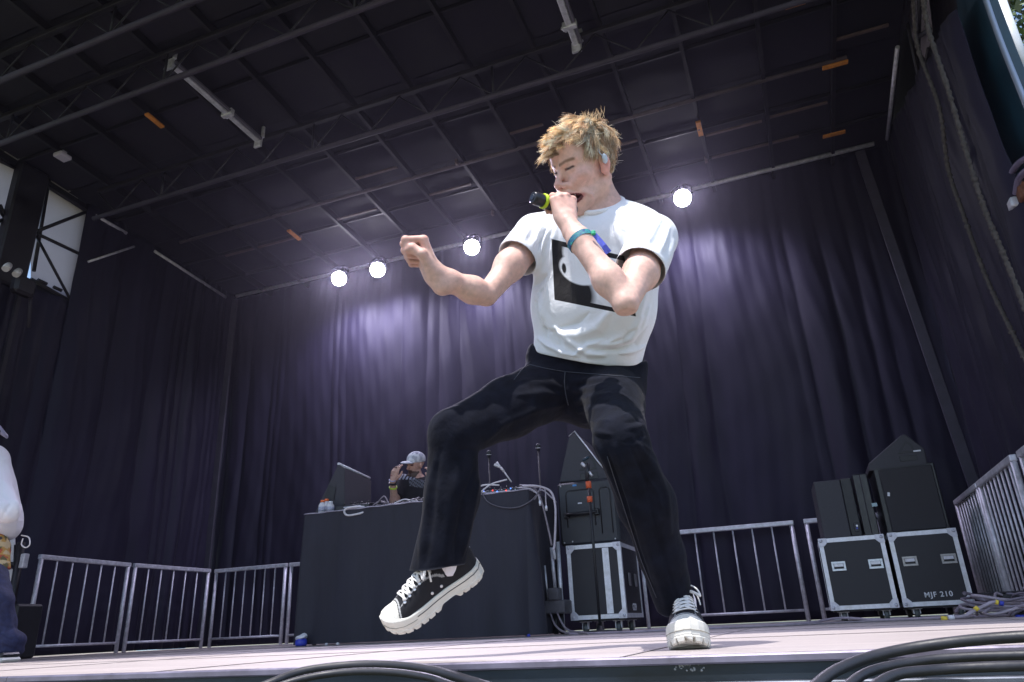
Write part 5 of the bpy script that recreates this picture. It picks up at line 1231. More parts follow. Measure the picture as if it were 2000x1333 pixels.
for p0_, p1_, w0, w1 in ((a, bb, .006, .007), (bb, cc_, .007, .0085)):
    tt = nrm(p1_-p0_); sd = nrm(np.cross(tt, CF)); f = bm.faces.new([bm.verts.new(tuple(x)) for x in (p0_-sd*w0, p0_+sd*w0, p1_+sd*w1, p1_-sd*w1)])
o = obj_from('band_tail', bm, mat('tail_blue', (.10, .12, .62), .5, var=.3, scale=140), parent=wb); sm = o.modifiers.new('t', 'SOLIDIFY'); sm.thickness = .0012
bm = bmnew(); box(bm, wp+cam_vec(.028, .017, .037), (.012, .010, .013), bev=.003); obj_from('band_toggle', bm, mat('toggle_green', (.04, .42, .22), .5, var=.3, scale=200), parent=wb)

print('MOUTH', proj(hw((0,.11,-.083))), hw((0,.11,-.083)), 'GC', proj(GC), GC, 'tip', proj(tip), tip)

# ---- t-shirt
def wide(P, tl, tr, bl, br, rt, rb, n=4, k=.03):
    tl, tr, bl, br = [np.asarray(a, float) for a in (tl, tr, bl, br)]; d = None
    for i in range(n):
        f = i/(n-1); c = cap(P, tl+(tr-tl)*f, bl+(br-bl)*f, rt, rb); d = c if d is None else smin(d, c, k)
    return d
HEM_L, HEM_R = W(1104, 684, 2.03), W(1190, 702, 2.02)
def shirt_outer(P):
    top_l, top_r = W(1106, 480, 1.93), W(1232, 478, 1.88)
    d = wide(P, top_l, top_r, W(1100, 600, 1.98), W(1214, 608, 1.94), .105, .092)
    d = smin(d, wide(P, W(1100, 600, 1.98), W(1214, 608, 1.94), HEM_L, HEM_R, .092, .098), .04)
    d = smin(d, cap(P, NB+cam_vec(.03, -.040, -.01), SHL+np.array([0, .01, .014]), .068, .062), .045)
    d = smin(d, cap(P, NB+cam_vec(-.02, -.060, -.01), SHR+np.array([0, .01, .012]), .066, .060), .045)
    sl = cap(P, SHL+np.array([0, 0, .006]), SHL+(ELL_-SHL)*.60, .0655, .068)
    sr = cap(P, SHR+np.array([0, 0, .004]), SHR+(ELR-SHR)*.44, .064, .0655)
    d = smin(d, sl, .02); d = smin(d, sr, .022)
    return d
def plane(P, c, n): return (P-np.asarray(c, f32))@np.asarray(nrm(n), f32)
SLc, SLn = SHL+(ELL_-SHL)*.50, nrm(ELL_-SHL)
SRc, SRn = SHR+(ELR-SHR)*.40, nrm(ELR-SHR)
colc = W(1173, 397, 1.838); coln = -nrm(cam_vec(-.22, .86, .42))
def shirt_sdf(P):
    d = shirt_outer(P)
    # cut sleeves and hollow their ends
    near_l = cap(P, SLc, SLc+SLn*.2, .115); d = smax(d, np.where(near_l < 0, plane(P, SLc, SLn), -1), .001)
    near_r = cap(P, SRc, SRc+SRn*.2, .105); d = smax(d, np.where(near_r < 0, plane(P, SRc, SRn), -1), .001)
    d = smax(d, -cap(P, SLc-SLn*.05, SLc+SLn*.1, .0625, .0635), .001)
    d = smax(d, -cap(P, SRc-SRn*.05, SRc+SRn*.1, .0600, .0612), .001)
    # hem
    hd = nrm(WA-CH); hc_ = (HEM_L+HEM_R)/2+hd*.006
    d = smax(d, plane(P, hc_, hd+nrm(CR)*.07), .008)
    d = smax(d, -cap(P, hc_-hd*.05, hc_+hd*.1, .070, .105), .01)
    # neck opening
    d = smax(d, -cap(P, colc, colc-coln*.16, .062, .070), .006)
    d = smax(d, -ell(P, colc, (.064, .064, .05)), .004)
    return d
V, Q = sdf_mesh(shirt_sdf, (-.82, 1.50, .62), (.0, 2.22, 1.42), .0031, lip=1.8)
V = relax(V, Q, 2, .5); N_ = vnormals(V, Q)
F = []
FS = 1.55
def fo(pts, w, h): F.append((pts, w*.85, h*FS))
# his right sleeve: bunched folds running from the shoulder towards the arm pit
fo([(1060, 440), (1040, 480), (1046, 512)], 7, .006); fo([(1075, 448), (1056, 490), (1052, 528)], 6, .006); fo([(1040, 436), (1022, 470), (1030, 505)], 7, .005)
fo([(1065, 450), (1048, 488), (1050, 520)], 4, -.006); fo([(1020, 445), (1008, 478), (1020, 510)], 7, .004)
fo([(1090, 440), (1072, 500), (1066, 570), (1060, 640)], 9, .006); fo([(1078, 470), (1062, 540), (1050, 600)], 7, -.005)
# from his left arm pit and shoulder down across the chest and side
fo([(1262, 428), (1232, 470), (1222, 520)], 7, .005); fo([(1290, 430), (1262, 480), (1236, 524)], 8, .006); fo([(1306, 446), (1288, 492), (1262, 526)], 8, .005); fo([(1275, 430), (1246, 478), (1228, 520)], 5, -.005)
fo([(1200, 440), (1214, 480), (1216, 530)], 9, .004); fo([(1316, 470), (1306, 510), (1290, 534)], 7, .004)
# belly: blousing above the waist
fo([(1086, 640), (1110, 664), (1150, 690), (1180, 694)], 10, .010); fo([(1050, 660), (1072, 676), (1100, 690), (1130, 696)], 7, .007); fo([(1060, 640), (1082, 650), (1100, 676)], 6, -.006)
fo([(1250, 620), (1230, 655), (1190, 672), (1150, 672)], 10, .008); fo([(1262, 640), (1240, 672), (1205, 684), (1165, 684)], 6, -.006); fo([(1268, 600), (1252, 640), (1222, 668)], 8, .006)
fo([(1190, 610), (1168, 640), (1130, 655), (1098, 650)], 14, .010); fo([(1150, 612), (1130, 632), (1096, 640)], 8, -.006)
fo([(1240, 640), (1215, 662), (1196, 668)], 5, -.007); fo([(1048, 560), (1056, 600), (1075, 640), (1090, 668)], 8, .007); fo([(1046, 590), (1060, 630), (1070, 660)], 5, -.006)
fo([(1264, 560), (1254, 600), (1240, 640)], 8, .005); fo([(1210, 690), (1235, 686), (1258, 676)], 6, .006); fo([(1120, 696), (1150, 676), (1175, 664)], 6, .005)
V = crease(V, N_, F, ((SLc, SLn, .13), (SRc, SRn, .12))); N_ = vnormals(V, Q)
V = V+N_*(wavenoise(V, 21, 22)*.0035+wavenoise(V, 22, 60)*.0012)[:, None]
# print coordinates laid on the cloth of the chest (u across, v down)
c0, cu_, cv_ = W(1078, 466, 1.80), W(1224, 492, 1.80)-W(1078, 466, 1.80), W(1078, 590, 1.86)-W(1078, 466, 1.80)
PC, PU, PV_ = W(1150, 540, 1.85), None, None
PNr = nrm(np.cross(cu_, cv_)); PNr = PNr if PNr@CF < 0 else -PNr
eu = nrm(cu_); ev = nrm(cv_-eu*(cv_@eu)); 
pq = proj(V); TLc, TRc, BLc, BRc = [np.array(c, float) for c in ((1077, 467), (1221, 501), (1083, 586), (1244, 619))]
uv = np.full((len(V), 2), .5)
for _ in range(8):
    u_, v_ = uv[:, :1], uv[:, 1:]; e = TLc*(1-u_)*(1-v_)+TRc*u_*(1-v_)+BLc*(1-u_)*v_+BRc*u_*v_-pq
    du = (TRc-TLc)*(1-v_)+(BRc-BLc)*v_; dv = (BLc-TLc)*(1-u_)+(BRc-TRc)*u_; det = du[:, 0]*dv[:, 1]-du[:, 1]*dv[:, 0]
    uv = uv-np.stack([(e[:, 0]*dv[:, 1]-e[:, 1]*dv[:, 0])/det, (du[:, 0]*e[:, 1]-du[:, 1]*e[:, 0])/det], 1); uv = np.clip(uv, -3, 4)
fr_ = (N_@nrm(-CF-CU*.2)); uvw = np.stack([uv[:, 0]/.97*1.0, uv[:, 1], fr_-.2], 1)
shirt_m = bpy.data.materials.new('white_cotton_print'); shirt_m.use_nodes = True
nt = shirt_m.node_tree; NN = nt.nodes; LL = nt.links; b = NN['Principled BSDF']; b.inputs['Roughness'].default_value = .85; b.inputs['Specular IOR Level'].default_value = .25; b.inputs['Sheen Weight'].default_value = .15
at = NN.new('ShaderNodeAttribute'); at.attribute_name = 'PrintCo'; sx = NN.new('ShaderNodeSeparateXYZ'); LL.new(at.outputs['Vector'], sx.inputs[0])
def mth(op, a, bv=None, c=None, clamp=False):
    n = NN.new('ShaderNodeMath'); n.operation = op; n.use_clamp = clamp
    for i, v in enumerate((a, bv, c)):
        if v is None: continue
        if isinstance(v, (int, float)): n.inputs[i].default_value = v
        else: LL.new(v, n.inputs[i])
    return n.outputs[0]
U, Vv, Fn = sx.outputs[0], sx.outputs[1], sx.outputs[2]
def step(x, e, s=.006): return mth('MULTIPLY_ADD', mth('SUBTRACT', x, e), 1/s, .5, clamp=True)        # 1 when x > e
def band_(x, a, b_, s=.006): return mth('MULTIPLY', step(x, a, s), mth('SUBTRACT', 1.0, step(x, b_, s)))
def blob(cx, cy, rx, ry, soft=.12):
    dx = mth('DIVIDE', mth('SUBTRACT', U, cx), rx); dy = mth('DIVIDE', mth('SUBTRACT', Vv, cy), ry)
    r2 = mth('ADD', mth('MULTIPLY', dx, dx), mth('MULTIPLY', dy, dy)); return mth('MULTIPLY_ADD', mth('SUBTRACT', 1.0, mth('SQRT', r2)), 1/soft, .5, clamp=True)
# picture: black outline box, dark left side, pale rounded head with an eye, dark shoulder, white rest
inside = mth('MULTIPLY', band_(U, 0, 1.02), band_(Vv, .0, 1.0))
frame_ = mth('SUBTRACT', 1.0, mth('MULTIPLY', band_(U, .02, .99), band_(Vv, .085, .925)))
nzt = NN.new('ShaderNodeTexNoise'); nzt.inputs['Scale'].default_value = 9; LL.new(at.outputs['Vector'], nzt.inputs['Vector'])
wob = mth('MULTIPLY_ADD', nzt.outputs['Fac'], .16, -.08)
dark_l = mth('SUBTRACT', 1.0, step(mth('ADD', U, mth('MULTIPLY', Vv, -.05)), .33, .10))
dark_l = mth('MULTIPLY', dark_l, mth('SUBTRACT', 1.0, mth('MULTIPLY', step(U, .17, .1), mth('SUBTRACT', 1, step(Vv, .3, .2)))))
shoulder = mth('MULTIPLY', blob(.16, .78, .36, .42, .35), step(Vv, .42, .12))
pale = mth('MAXIMUM', blob(.34, .42, .25, .24, .16), blob(.33, .18, .17, .16, .4))
eye = mth('MAXIMUM', blob(.150, .44, .030, .085, .5), 0.0)
darkm = mth('MAXIMUM', mth('MULTIPLY', dark_l, .93), mth('MULTIPLY', shoulder, .96))
darkm = mth('MULTIPLY', darkm, mth('SUBTRACT', 1.0, pale)); darkm = mth('MAXIMUM', darkm, mth('MULTIPLY', eye, .9)); darkm = mth('MAXIMUM', darkm, mth('MULTIPLY', blob(.46, .95, .20, .16, .5), .25))
darkm = mth('MAXIMUM', darkm, frame_)
darkm = mth('MULTIPLY_ADD', mth('SUBTRACT', darkm, .5), 1.5, .5, clamp=True)
mask = mth('MULTIPLY', mth('MULTIPLY', darkm, inside), step(Fn, -.05, .1))
mixn = NN.new('ShaderNodeMix'); mixn.data_type = 'RGBA'; LL.new(mask, mixn.inputs['Factor']); mixn.inputs['A'].default_value = (.77, .78, .83, 1); mixn.inputs['B'].default_value = (.009, .008, .010, 1)
LL.new(mixn.outputs['Result'], b.inputs['Base Color'])
tcn = NN.new('ShaderNodeTexCoord'); n2 = NN.new('ShaderNodeTexNoise'); n2.inputs['Scale'].default_value = 38; n2.inputs['Detail'].default_value = 3; n2.inputs['Distortion'].default_value = .6; LL.new(tcn.outputs['Object'], n2.inputs['Vector'])
n3 = NN.new('ShaderNodeTexNoise'); n3.inputs['Scale'].default_value = 700; LL.new(tcn.outputs['Object'], n3.inputs['Vector'])
bp = NN.new('ShaderNodeBump'); bp.inputs['Distance'].default_value = .0022; LL.new(n2.outputs['Fac'], bp.inputs['Height'])
bp2 = NN.new('ShaderNodeBump'); bp2.inputs['Distance'].default_value = .0002; LL.new(n3.outputs['Fac'], bp2.inputs['Height']); LL.new(bp.outputs[0], bp2.inputs['Normal']); LL.new(bp2.outputs[0], b.inputs['Normal'])
so_ = mesh_obj('t_shirt', V, Q, shirt_m, singer)
a = so_.data.attributes.new('PrintCo', 'FLOAT_VECTOR', 'POINT'); a.data.foreach_set('vector', uvw.astype(np.float32).ravel())
# ribbed collar
def ring_on(c, n, r0, r1, th, k=48):
    u = nrm(np.cross(n, CU)); v = np.cross(n, u); return [c+u*r0*math.cos(2*math.pi*i/k)+v*r1*math.sin(2*math.pi*i/k) for i in range(k+1)]
cot = mat('cotton_rib', (.78, .77, .80), .85, bump=.0006, bscale=500)
bm = bmnew(); tube(bm, ring_on(colc+coln*.006, coln, .0655, .0655, 0), .0080, n=10); obj_from('collar', bm, cot, parent=so_, smooth=True).matrix_parent_inverse = Matrix.Identity(4)
for nm, c, n, rr in (('sleeve_hem', SLc, SLn, .0705), ('sleeve_hem', SRc, SRn, .0635)):
    pass

# ---- trousers
FS = 1.0
HR, HLp = W(1088, 752, 2.06), W(1194, 758, 2.05)
KRk, KLk = W(886, 848, 1.73), W(1213, 862, 1.72)
HMR, HML = W(854, 1110, 1.80), W(1318, 1182, 2.01)
AKR, AKL = W(893, 1120, 1.85), W(1330, 1190, 2.03)
def trousers_outer(P):
    wl, wr = W(1080, 702, 2.05), W(1208, 718, 2.04)
    d = wide(P, wl, wr, HR+CU*.0, HLp, .086, .096, n=4, k=.03)
    t1 = HR+(KRk-HR)*.5
    rl = cap(P, HR, t1, .098, .084); rl = smin(rl, cap(P, t1, KRk, .086, .068), .03)
    s1 = W(884, 965, 1.765)
    rl = smin(rl, cap(P, KRk, s1, .066, .068), .015); rl = smin(rl, cap(P, s1, HMR+(HMR-s1)*.25, .070, .073), .03)
    ll = cap(P, HLp, KLk, .098, .062)
    s2 = W(1262, 985, 1.85); s3 = W(1292, 1085, 1.93)
    ll = smin(ll, cap(P, KLk, s2, .062, .069), .025); ll = smin(ll, cap(P, s2, s3, .069, .056), .03); ll = smin(ll, cap(P, s3, HML+(HML-s3)*.25, .056, .049), .02)
    d = smin(d, rl, .03); d = smin(d, ll, .025)
    d = smin(d, cap(P, W(1110, 765, 2.08), W(1150, 785, 2.07), .082), .03)
    return d
hemRn = nrm(cam_vec(.12, -1, .25)); hemLn = nrm(HML-KLk)
def trousers_sdf(P):
    d = trousers_outer(P)
    def cutend(d, c, n, r): near = cap(P, c, c+n*.2, r); return smax(d, np.where(near < 0, plane(P, c, n), -1), .003)
    d = cutend(d, HMR, hemRn, .12); d = cutend(d, HML, hemLn, .11)
    d = smax(d, -cap(P, HMR-hemRn*.015, HMR+hemRn*.1, .056, .0600), .002)
    d = smax(d, -cap(P, HML-hemLn*.015, HML+hemLn*.1, .038, .038), .002)
    up = nrm(CH-PV); wc = (W(1078, 702, 2.05)+W(1208, 718, 2.04))/2+up*.036
    d = smax(d, plane(P, wc, nrm(up-CR*.0)), .004)
    d = smax(d, -wide(P, W(1085, 690, 2.05), W(1205, 700, 2.04), W(1085, 712, 2.05), W(1205, 722, 2.04), .078, .078), .003)
    return d
V, Q = sdf_mesh(trousers_sdf, (-1.16, 1.50, .06), (.0, 2.26, .98), .0042, lip=1.8)
V = relax(V, Q, 2, .5); N_ = vnormals(V, Q)
F = []
# seat and crotch folds
for a in (((1100, 775), (1060, 768), (1010, 772)), ((1104, 790), (1050, 800), (980, 830), (950, 860)), ((1108, 762), (1070, 748), (1020, 745))): fo(a, 9, .006)
fo([(1104, 740), (1102, 775), (1108, 805)], 5, -.007)
for k, a in enumerate((((1118, 745), (1150, 742), (1190, 738)), ((1118, 765), (1152, 757), (1180, 748)), ((1124, 785), (1160, 775), (1192, 768)), ((1130, 806), (1165, 800), (1190, 792)), ((1138, 826), (1168, 824), (1192, 822)), ((1150, 845), (1172, 846), (1196, 850)), ((1262, 800), (1240, 806), (1218, 812)), ((1262, 828), (1244, 836), (1222, 838)))): fo(a, 6, .0055)
for a in (((1118, 755), (1148, 750), (1178, 744)), ((1122, 775), (1150, 767), (1176, 760)), ((1128, 796), (1160, 788), (1186, 784)), ((1262, 815), (1240, 822), (1222, 826))): fo(a, 5, -.006)
fo([(985, 735), (940, 770), (905, 795), (870, 820)], 20, .006)
fo([(1035, 690), (1000, 712), (985, 740)], 7, .006)
fo([(1020, 850), (985, 868), (945, 880)], 8, .009); fo([(1060, 830), (1010, 858), (950, 876)], 6, -.009); fo([(1090, 815), (1040, 845), (985, 880)], 7, .008)
fo([(900, 800), (870, 812), (850, 835)], 12, .005)
# behind the bent knee and down the wide lower legs
fo([(938, 884), (915, 878), (895, 880)], 6, -.004)
fo([(905, 890), (885, 960), (875, 1040), (868, 1105)], 16, .006); fo([(925, 920), (905, 980), (893, 1050), (890, 1100)], 7, -.007); fo([(862, 880), (846, 950), (838, 1030), (832, 1100)], 10, -.006); fo([(850, 900), (832, 980), (824, 1060), (820, 1105)], 10, .006)
fo([(938, 930), (924, 990), (912, 1050), (902, 1090)], 7, .007)
fo([(1200, 870), (1222, 930), (1250, 1020), (1280, 1110), (1300, 1180)], 11, .007); fo([(1185, 880), (1210, 950), (1240, 1050), (1272, 1140)], 7, -.006)
fo([(1230, 872), (1262, 940), (1280, 1020), (1300, 1100), (1322, 1170)], 7, -.006); fo([(1240, 860), (1276, 910), (1300, 970), (1308, 1040)], 11, .009); fo([(1258, 870), (1290, 900), (1312, 940)], 7, .007); fo([(1262, 930), (1284, 966), (1296, 1010)], 6, .006)
fo([(1160, 850), (1175, 885), (1200, 940), (1225, 1010)], 7, .007); fo([(1258, 850), (1240, 862), (1220, 864)], 7, -.004); fo([(1215, 940), (1240, 1020), (1262, 1100)], 6, .006)
V = crease(V, N_, F); N_ = vnormals(V, Q); V = V+N_*(wavenoise(V, 31, 20)*.0035+wavenoise(V, 32, 55)*.0015)[:, None]
px = proj(V); tc_ = np.tile(np.array([.0075, .0085, .0145]), (len(V), 1))
den = attr_mat('black_twill', .85, spec=.05, sheen=.03, mul_var=.35, vscale=26, bump=.0016, bscale=75, rvar=.06)
# worn hems
for c, n in ((HMR, hemRn), (HML, hemLn)):
    w = np.clip(1-np.abs((V-c)@n)/.006, 0, 1)*(np.linalg.norm(V-c, axis=1) < .13); tc_ = tc_*(1-w[:, None]*.7)+np.array([.09, .10, .13])*w[:, None]*.7
tr = mesh_obj('trousers', V, Q, den, singer, colors=tc_)
# waistband, fly seam, button
up = nrm(CH-PV)
bm = bmnew(); 
wc = (W(1078, 702, 2.05)+W(1208, 718, 2.04))/2
def tpt(px_, py_, Y0=1.8, rng_=.5, f=trousers_outer):
    t = np.linspace(0, 1, 160); o = W(px_, py_, Y0); e = W(px_, py_, Y0+rng_); P = o+(e-o)*t[:, None]; d = f(P.astype(f32)); i = np.argmax(d < 0); return P[i]
tV, tN = V, N_
tpx = proj(tV); tfr = ((tN*(CAM-tV)).sum(1) > 0)
def surf_at(x, y):
    d = np.where(tfr, (tpx[:, 0]-x)**2+(tpx[:, 1]-y)**2, 1e9); ids = np.argsort(d)[:6]; k = ids[np.argmin(np.linalg.norm(tV[ids]-CAM, axis=1))]
    t_ = (tV[k]-CAM)@CF; return W(x, y, 1)*0+CAM+ray(x, y)*(t_-.0012)
def seam(nm, pts, r=.0013, m=None, step_=9):
    P = []
    for a, b in zip(pts[:-1], pts[1:]):
        n = max(2, int(math.hypot(b[0]-a[0], b[1]-a[1])/step_)); P += [surf_at(a[0]+(b[0]-a[0])*i/n, a[1]+(b[1]-a[1])*i/n) for i in range(n)]
    P.append(surf_at(*pts[-1])); P = np.array(P); P[1:-1] = (P[:-2]+2*P[1:-1]+P[2:])/4
    b_ = bmnew(); tube(b_, P, r, n=6); o = obj_from(nm, b_, m or MT['seam'], parent=tr, smooth=True); return o
bm.free(); MT['seam'] = mat('seam_thread', (.040, .044, .062), .7)
seam('fly_seam', [(1104, 726), (1102, 745), (1104, 768), (1110, 792)], .0016)
seam('leg_seam', [(1186, 892), (1200, 935), (1226, 1015), (1254, 1100), (1282, 1168)], .0012)
seam('pocket_seam', [(1036, 706), (1018, 724), (1004, 742)], .0012)
seam('waist_seam', [(1034, 712), (1066, 720), (1100, 726), (1150, 730), (1200, 734), (1250, 738)], .0012)

# ---- shoes: platform canvas trainers (local: x side, y toe, z up; heel at y = 0)

def half_w(y):
    y = np.asarray(y, float); k = np.array([0, .012, .03, .06, .11, .15, .19, .225, .255, .275, .288, .296]); v = np.array([.006, .024, .033, .036, .034, .038, .0455, .0475, .044, .036, .024, .006])
    return np.interp(y, k, v)
def top_h(y): return np.interp(y, [0, .015, .04, .07, .095, .115, .14, .18, .22, .25, .275, .296], [.100, .118, .112, .101, .112, .128, .121, .104, .086, .074, .064, .046])
def usurf(x, y, e=0.0):
    w = float(half_w(y))-.002; h = float(top_h(y)); z = .040+(h-.040)*max(0., 1-abs(x/w)**2.3)**(1/2.3); return np.array([x*(1+e*8), y, z+e])
SM = {}
SM['canvas'] = attr_mat('shoe_canvas', .75, spec=.25, mul_var=.18, vscale=160, bump=.0005, bscale=1100)
SM['rubber'] = mat('shoe_rubber', (.60, .585, .53), .5, var_color=(.70, .68, .62), scale=30, bump=.0004, bscale=200, rvar=.08)
SM['line'] = mat('foxing_line', (.02, .02, .025), .5)
SM['lace'] = mat('shoe_lace', (.70, .68, .66), .8, var=.1, scale=200, bump=.0006, bscale=900)
SM['eyelet'] = mat('eyelet', (.62, .62, .64), .35, .6)
SM['stitch'] = mat('stitching', (.50, .50, .50), .8)
def shoe(O, B, label=None, s=1.0, bow=1):
    def w_(p): return np.asarray(O)+np.asarray(p)@B.T*s
    Mi = Matrix.Translation(-Vector(singer.location))
    # upper
    ys = np.concatenate([np.linspace(.0, .03, 7), np.linspace(.033, .267, 170), np.linspace(.268, .295, 10)]); na = 71; V = []; C_ = []
    for y in ys:
        w = float(half_w(y))-.002; h = float(top_h(y))
        for a in np.linspace(0, math.pi, na):
            cx = math.cos(a); sx_ = math.sin(a); x = w*math.copysign(abs(cx)**(2/2.3), cx); z = .040+(h-.040)*abs(sx_)**(2/2.3)
            V.append((x, y, z)); r_ = abs(x)/max(w, 1e-4)
            tocap = y > .243+.012*(x/.04)**2
            c = (.62, .60, .55) if tocap else (.014, .014, .018)
            if abs(y-(.238+.012*(x/.04)**2)) < .0022: c = (.40, .40, .40)
            if not tocap and y > .10 and abs(abs(x)-(.026+.004*math.sin(y*25))) < .0011 and z > .07: c = (.30, .30, .31)
            if y < .10 and abs(z-(h-.006)) < .0016: c = (.25, .25, .26)
            C_.append(c)
    V = np.array(V); n = len(ys); a = (np.arange(n-1)[:, None]*na+np.arange(na-1)[None]).ravel(); Qd = np.stack([a, a+1, a+na+1, a+na], 1)
    up_ = mesh_obj('shoe', w_(V), Qd[:, ::-1], SM['canvas'], singer, colors=np.array(C_))
    if label: up_['label'] = label
    sd = up_.modifiers.new('th', 'SOLIDIFY'); sd.thickness = .002
    def sub(nm, bm, m, smooth=False):
        for v in bm.verts: v.co = Vector(w_(np.array(v.co)))
        bmesh.ops.recalc_face_normals(bm, faces=bm.faces)
        o = obj_from(nm, bm, m, parent=up_, smooth=smooth); return o
    # sole
    bm = bmnew(); N = 240; ring = []
    yy = np.linspace(0, math.pi, N//2+1); ypos = .148-.150*np.cos(yy)
    pts = [(float(half_w(min(max(y, 0.0), .296)))+.0025, y) for y in ypos]; loop = pts+[(-p[0], p[1]) for p in pts[::-1][1:-1]]
    L = 0; prev = None; rows_ = []
    def zb(y, sdist):
        z = 0.0 if not (.088 < y < .150) else .017*math.sin(math.pi*(y-.088)/.062)**.5
        if (sdist % .0235) < .0060 and not (.088 < y < .150): z = max(z, .0095)
        return z+.016*max(0, (y-.225)/.07)**2
    sd_ = 0; lv = [(-.020, 0, 'b'), (-.004, 0, 'b'), (0.0, .004, 'b2'), (.0015, .016, None), (.0, .0185, None), (.0008, .0205, None), (.0010, .036, None), (.0002, .046, None), (-.0022, .0485, None), (-.006, .0485, None)]
    vr = []
    for off, zz, kind in lv:
        rg = []; sdist = 0; prev = None
        for (x, y) in loop:
            if prev is not None: sdist += math.hypot(x-prev[0], y-prev[1])
            prev = (x, y)
            nx_, ny_ = x/.05, (y-.148)/.16; l = math.hypot(nx_, ny_)+1e-9
            X = x+off*nx_/l; Y = y+off*ny_/l; sp = .016*max(0, (y-.225)/.07)**2
            z = zb(y, sdist) if kind == 'b' else (max(zz+sp, zb(y, sdist)+.002) if kind == 'b2' else zz+sp*.8+(.004 if y > .24 and zz > .03 else 0)*min(1, (y-.24)/.02))
            rg.append(bm.verts.new((X, Y, z)))
        vr.append(rg)
    n = len(loop)
    for i in range(len(vr)-1):
        for k in range(n): f = bm.faces.new((vr[i][k], vr[i][(k+1) % n], vr[i+1][(k+1) % n], vr[i+1][k]))
    bm.faces.new(vr[0][::-1]); bm.faces.new(vr[-1])
    sub('sole', bm, SM['rubber'])
    bm = bmnew(); lp = [(x*1.0+math.copysign(.0016, x), y, .0365+.016*.8*max(0, (y-.225)/.07)**2) for x, y in loop if y < .215]
    for sg in (1, -1): tube(bm, [p for p in sorted([q for q in lp if q[0]*sg > 0], key=lambda q: q[1])], .0011, n=5)
    sub('foxing_stripe', bm, SM['line'])
    # front bumper texture line
    bm = bmnew(); lp = [(x+.0014*x/.05, y+.0018*(y > .27), .030+.016*.8*max(0, (y-.225)/.07)**2) for x, y in loop if y > .215]; lp = sorted(lp, key=lambda q: math.atan2(q[1]-.2, q[0])); tube(bm, lp, .0009, n=5); sub('bumper_line', bm, mat('bumper_line', (.30, .28, .24), .7))
    # laces, eyelets
    rows = np.linspace(.128, .222, 6)
    bm = bmnew(); be = bmnew()
    for i, y in enumerate(rows):
        wv = .020+.002*i*.5
        P = [usurf(x, y+.004*math.sin(x*60), .0035) for x in np.linspace(-wv, wv, 9)]; tube(bm, P, .0036, n=8, flat=.6)
        if i < 5:
            for sg in (1, -1): P = [usurf(sg*(wv-2*wv*t), y+(rows[i+1]-y)*t, .0055-.003*abs(t-.5)) for t in np.linspace(0, 1, 9)]; tube(bm, P, .0034, n=8, flat=.55)
        for sg in (1, -1):
            c = usurf(sg*wv*1.04, y, .001); nn = nrm([sg*.6, 0, 1]); lathe(be, [(.0024, .0), (.0046, .0), (.0046, .0018), (.0024, .0018)], c, tuple(nn), n=10)
    sub('laces', bm, SM['lace']); 
    for yv in (.120, .150):
        for sg in (1, -1): c = usurf(sg*.0345*(1.0 if yv < .13 else 1.04), yv-.02, .0005); c = np.array([sg*(float(half_w(yv))-.0012), yv, .062]); lathe(be, [(.0022, -.001), (.0042, -.001), (.0042, .0012), (.0022, .0012)], c, (sg, 0, .15), n=10)
    sub('eyelets', be, SM['eyelet'])
    bm = bmnew(); t0 = usurf(0, .126, .006)
    for sg, ln in ((1, 1.0), (-1, .9)):
        P = catmull([t0, t0+[sg*.018, .006, .014], t0+[sg*.040*ln, .012, .004], t0+[sg*.046*ln, .028, -.012], t0+[sg*.030*ln, .022, -.004], t0+[sg*.004, .004, .004]], 7); tube(bm, P, .0038, n=8, flat=.5)
        P = catmull([t0, t0+[sg*.012, -.004, .008], t0+[sg*.034, .004, -.010], t0+[sg*.040, .012, -.034]], 7); tube(bm, P, .0026, n=8, flat=.7)
    g = bmesh.ops.create_icosphere(bm, subdivisions=2, radius=.006)['verts']
    for v in g: v.co += Vector(t0)
    sub('lace_bow', bm, SM['lace'])
    return up_
# his right foot (image left): lifted, toe pointing down and away to his right
heel, toe = W(926, 1128, 1.89), W(764, 1240, 1.79)
yv = nrm(toe-heel); zv = cam_vec(-.62, .55, .42)
BRf = basis(yv, zv); shoeR = shoe(toe-yv*.296*.97+0*yv, BRf, 'black low trainer with a thick white lugged sole, lifted with its toe down', s=.97)
# his left foot: flat on the deck, toe to the camera
tL = W(1346, 1262, 1.815); hL = np.array([tL[0]-.045, tL[1]+.29, 0]); tL[2] = 0; yv = nrm(tL-hL)
BLf = basis(yv, (0, 0, 1)); shoeL = shoe(tL-yv*.296*1.0+np.array([0, 0, .001]), BLf, 'black low trainer flat on the deck, its white toe cap towards the camera', s=1.0)
# socks
sock = mat('white_sock', (.72, .70, .76), .9, bump=.0012, bscale=260)
def inshoe(O, B, p, s=1.0): return np.asarray(O)+np.asarray(p)@B.T*s
for (O, B, knee, s) in ((toe-nrm(toe-heel)*.296*.97, BRf, KRk, .97), (tL-yv*.296, BLf, KLk, 1.0)):
    a = inshoe(O, B, (0, .085, .070), s); bm = bmnew(); c_ = inshoe(O, B, (0, .064, .105), s); hd_ = knee-c_; k2 = c_+hd_*.09
    tube(bm, catmull([a, c_, c_+hd_*.04, k2], 6), [.031]*6+[.032]*6+[.032]*7, n=20); part('sock', bm, sock, singer)
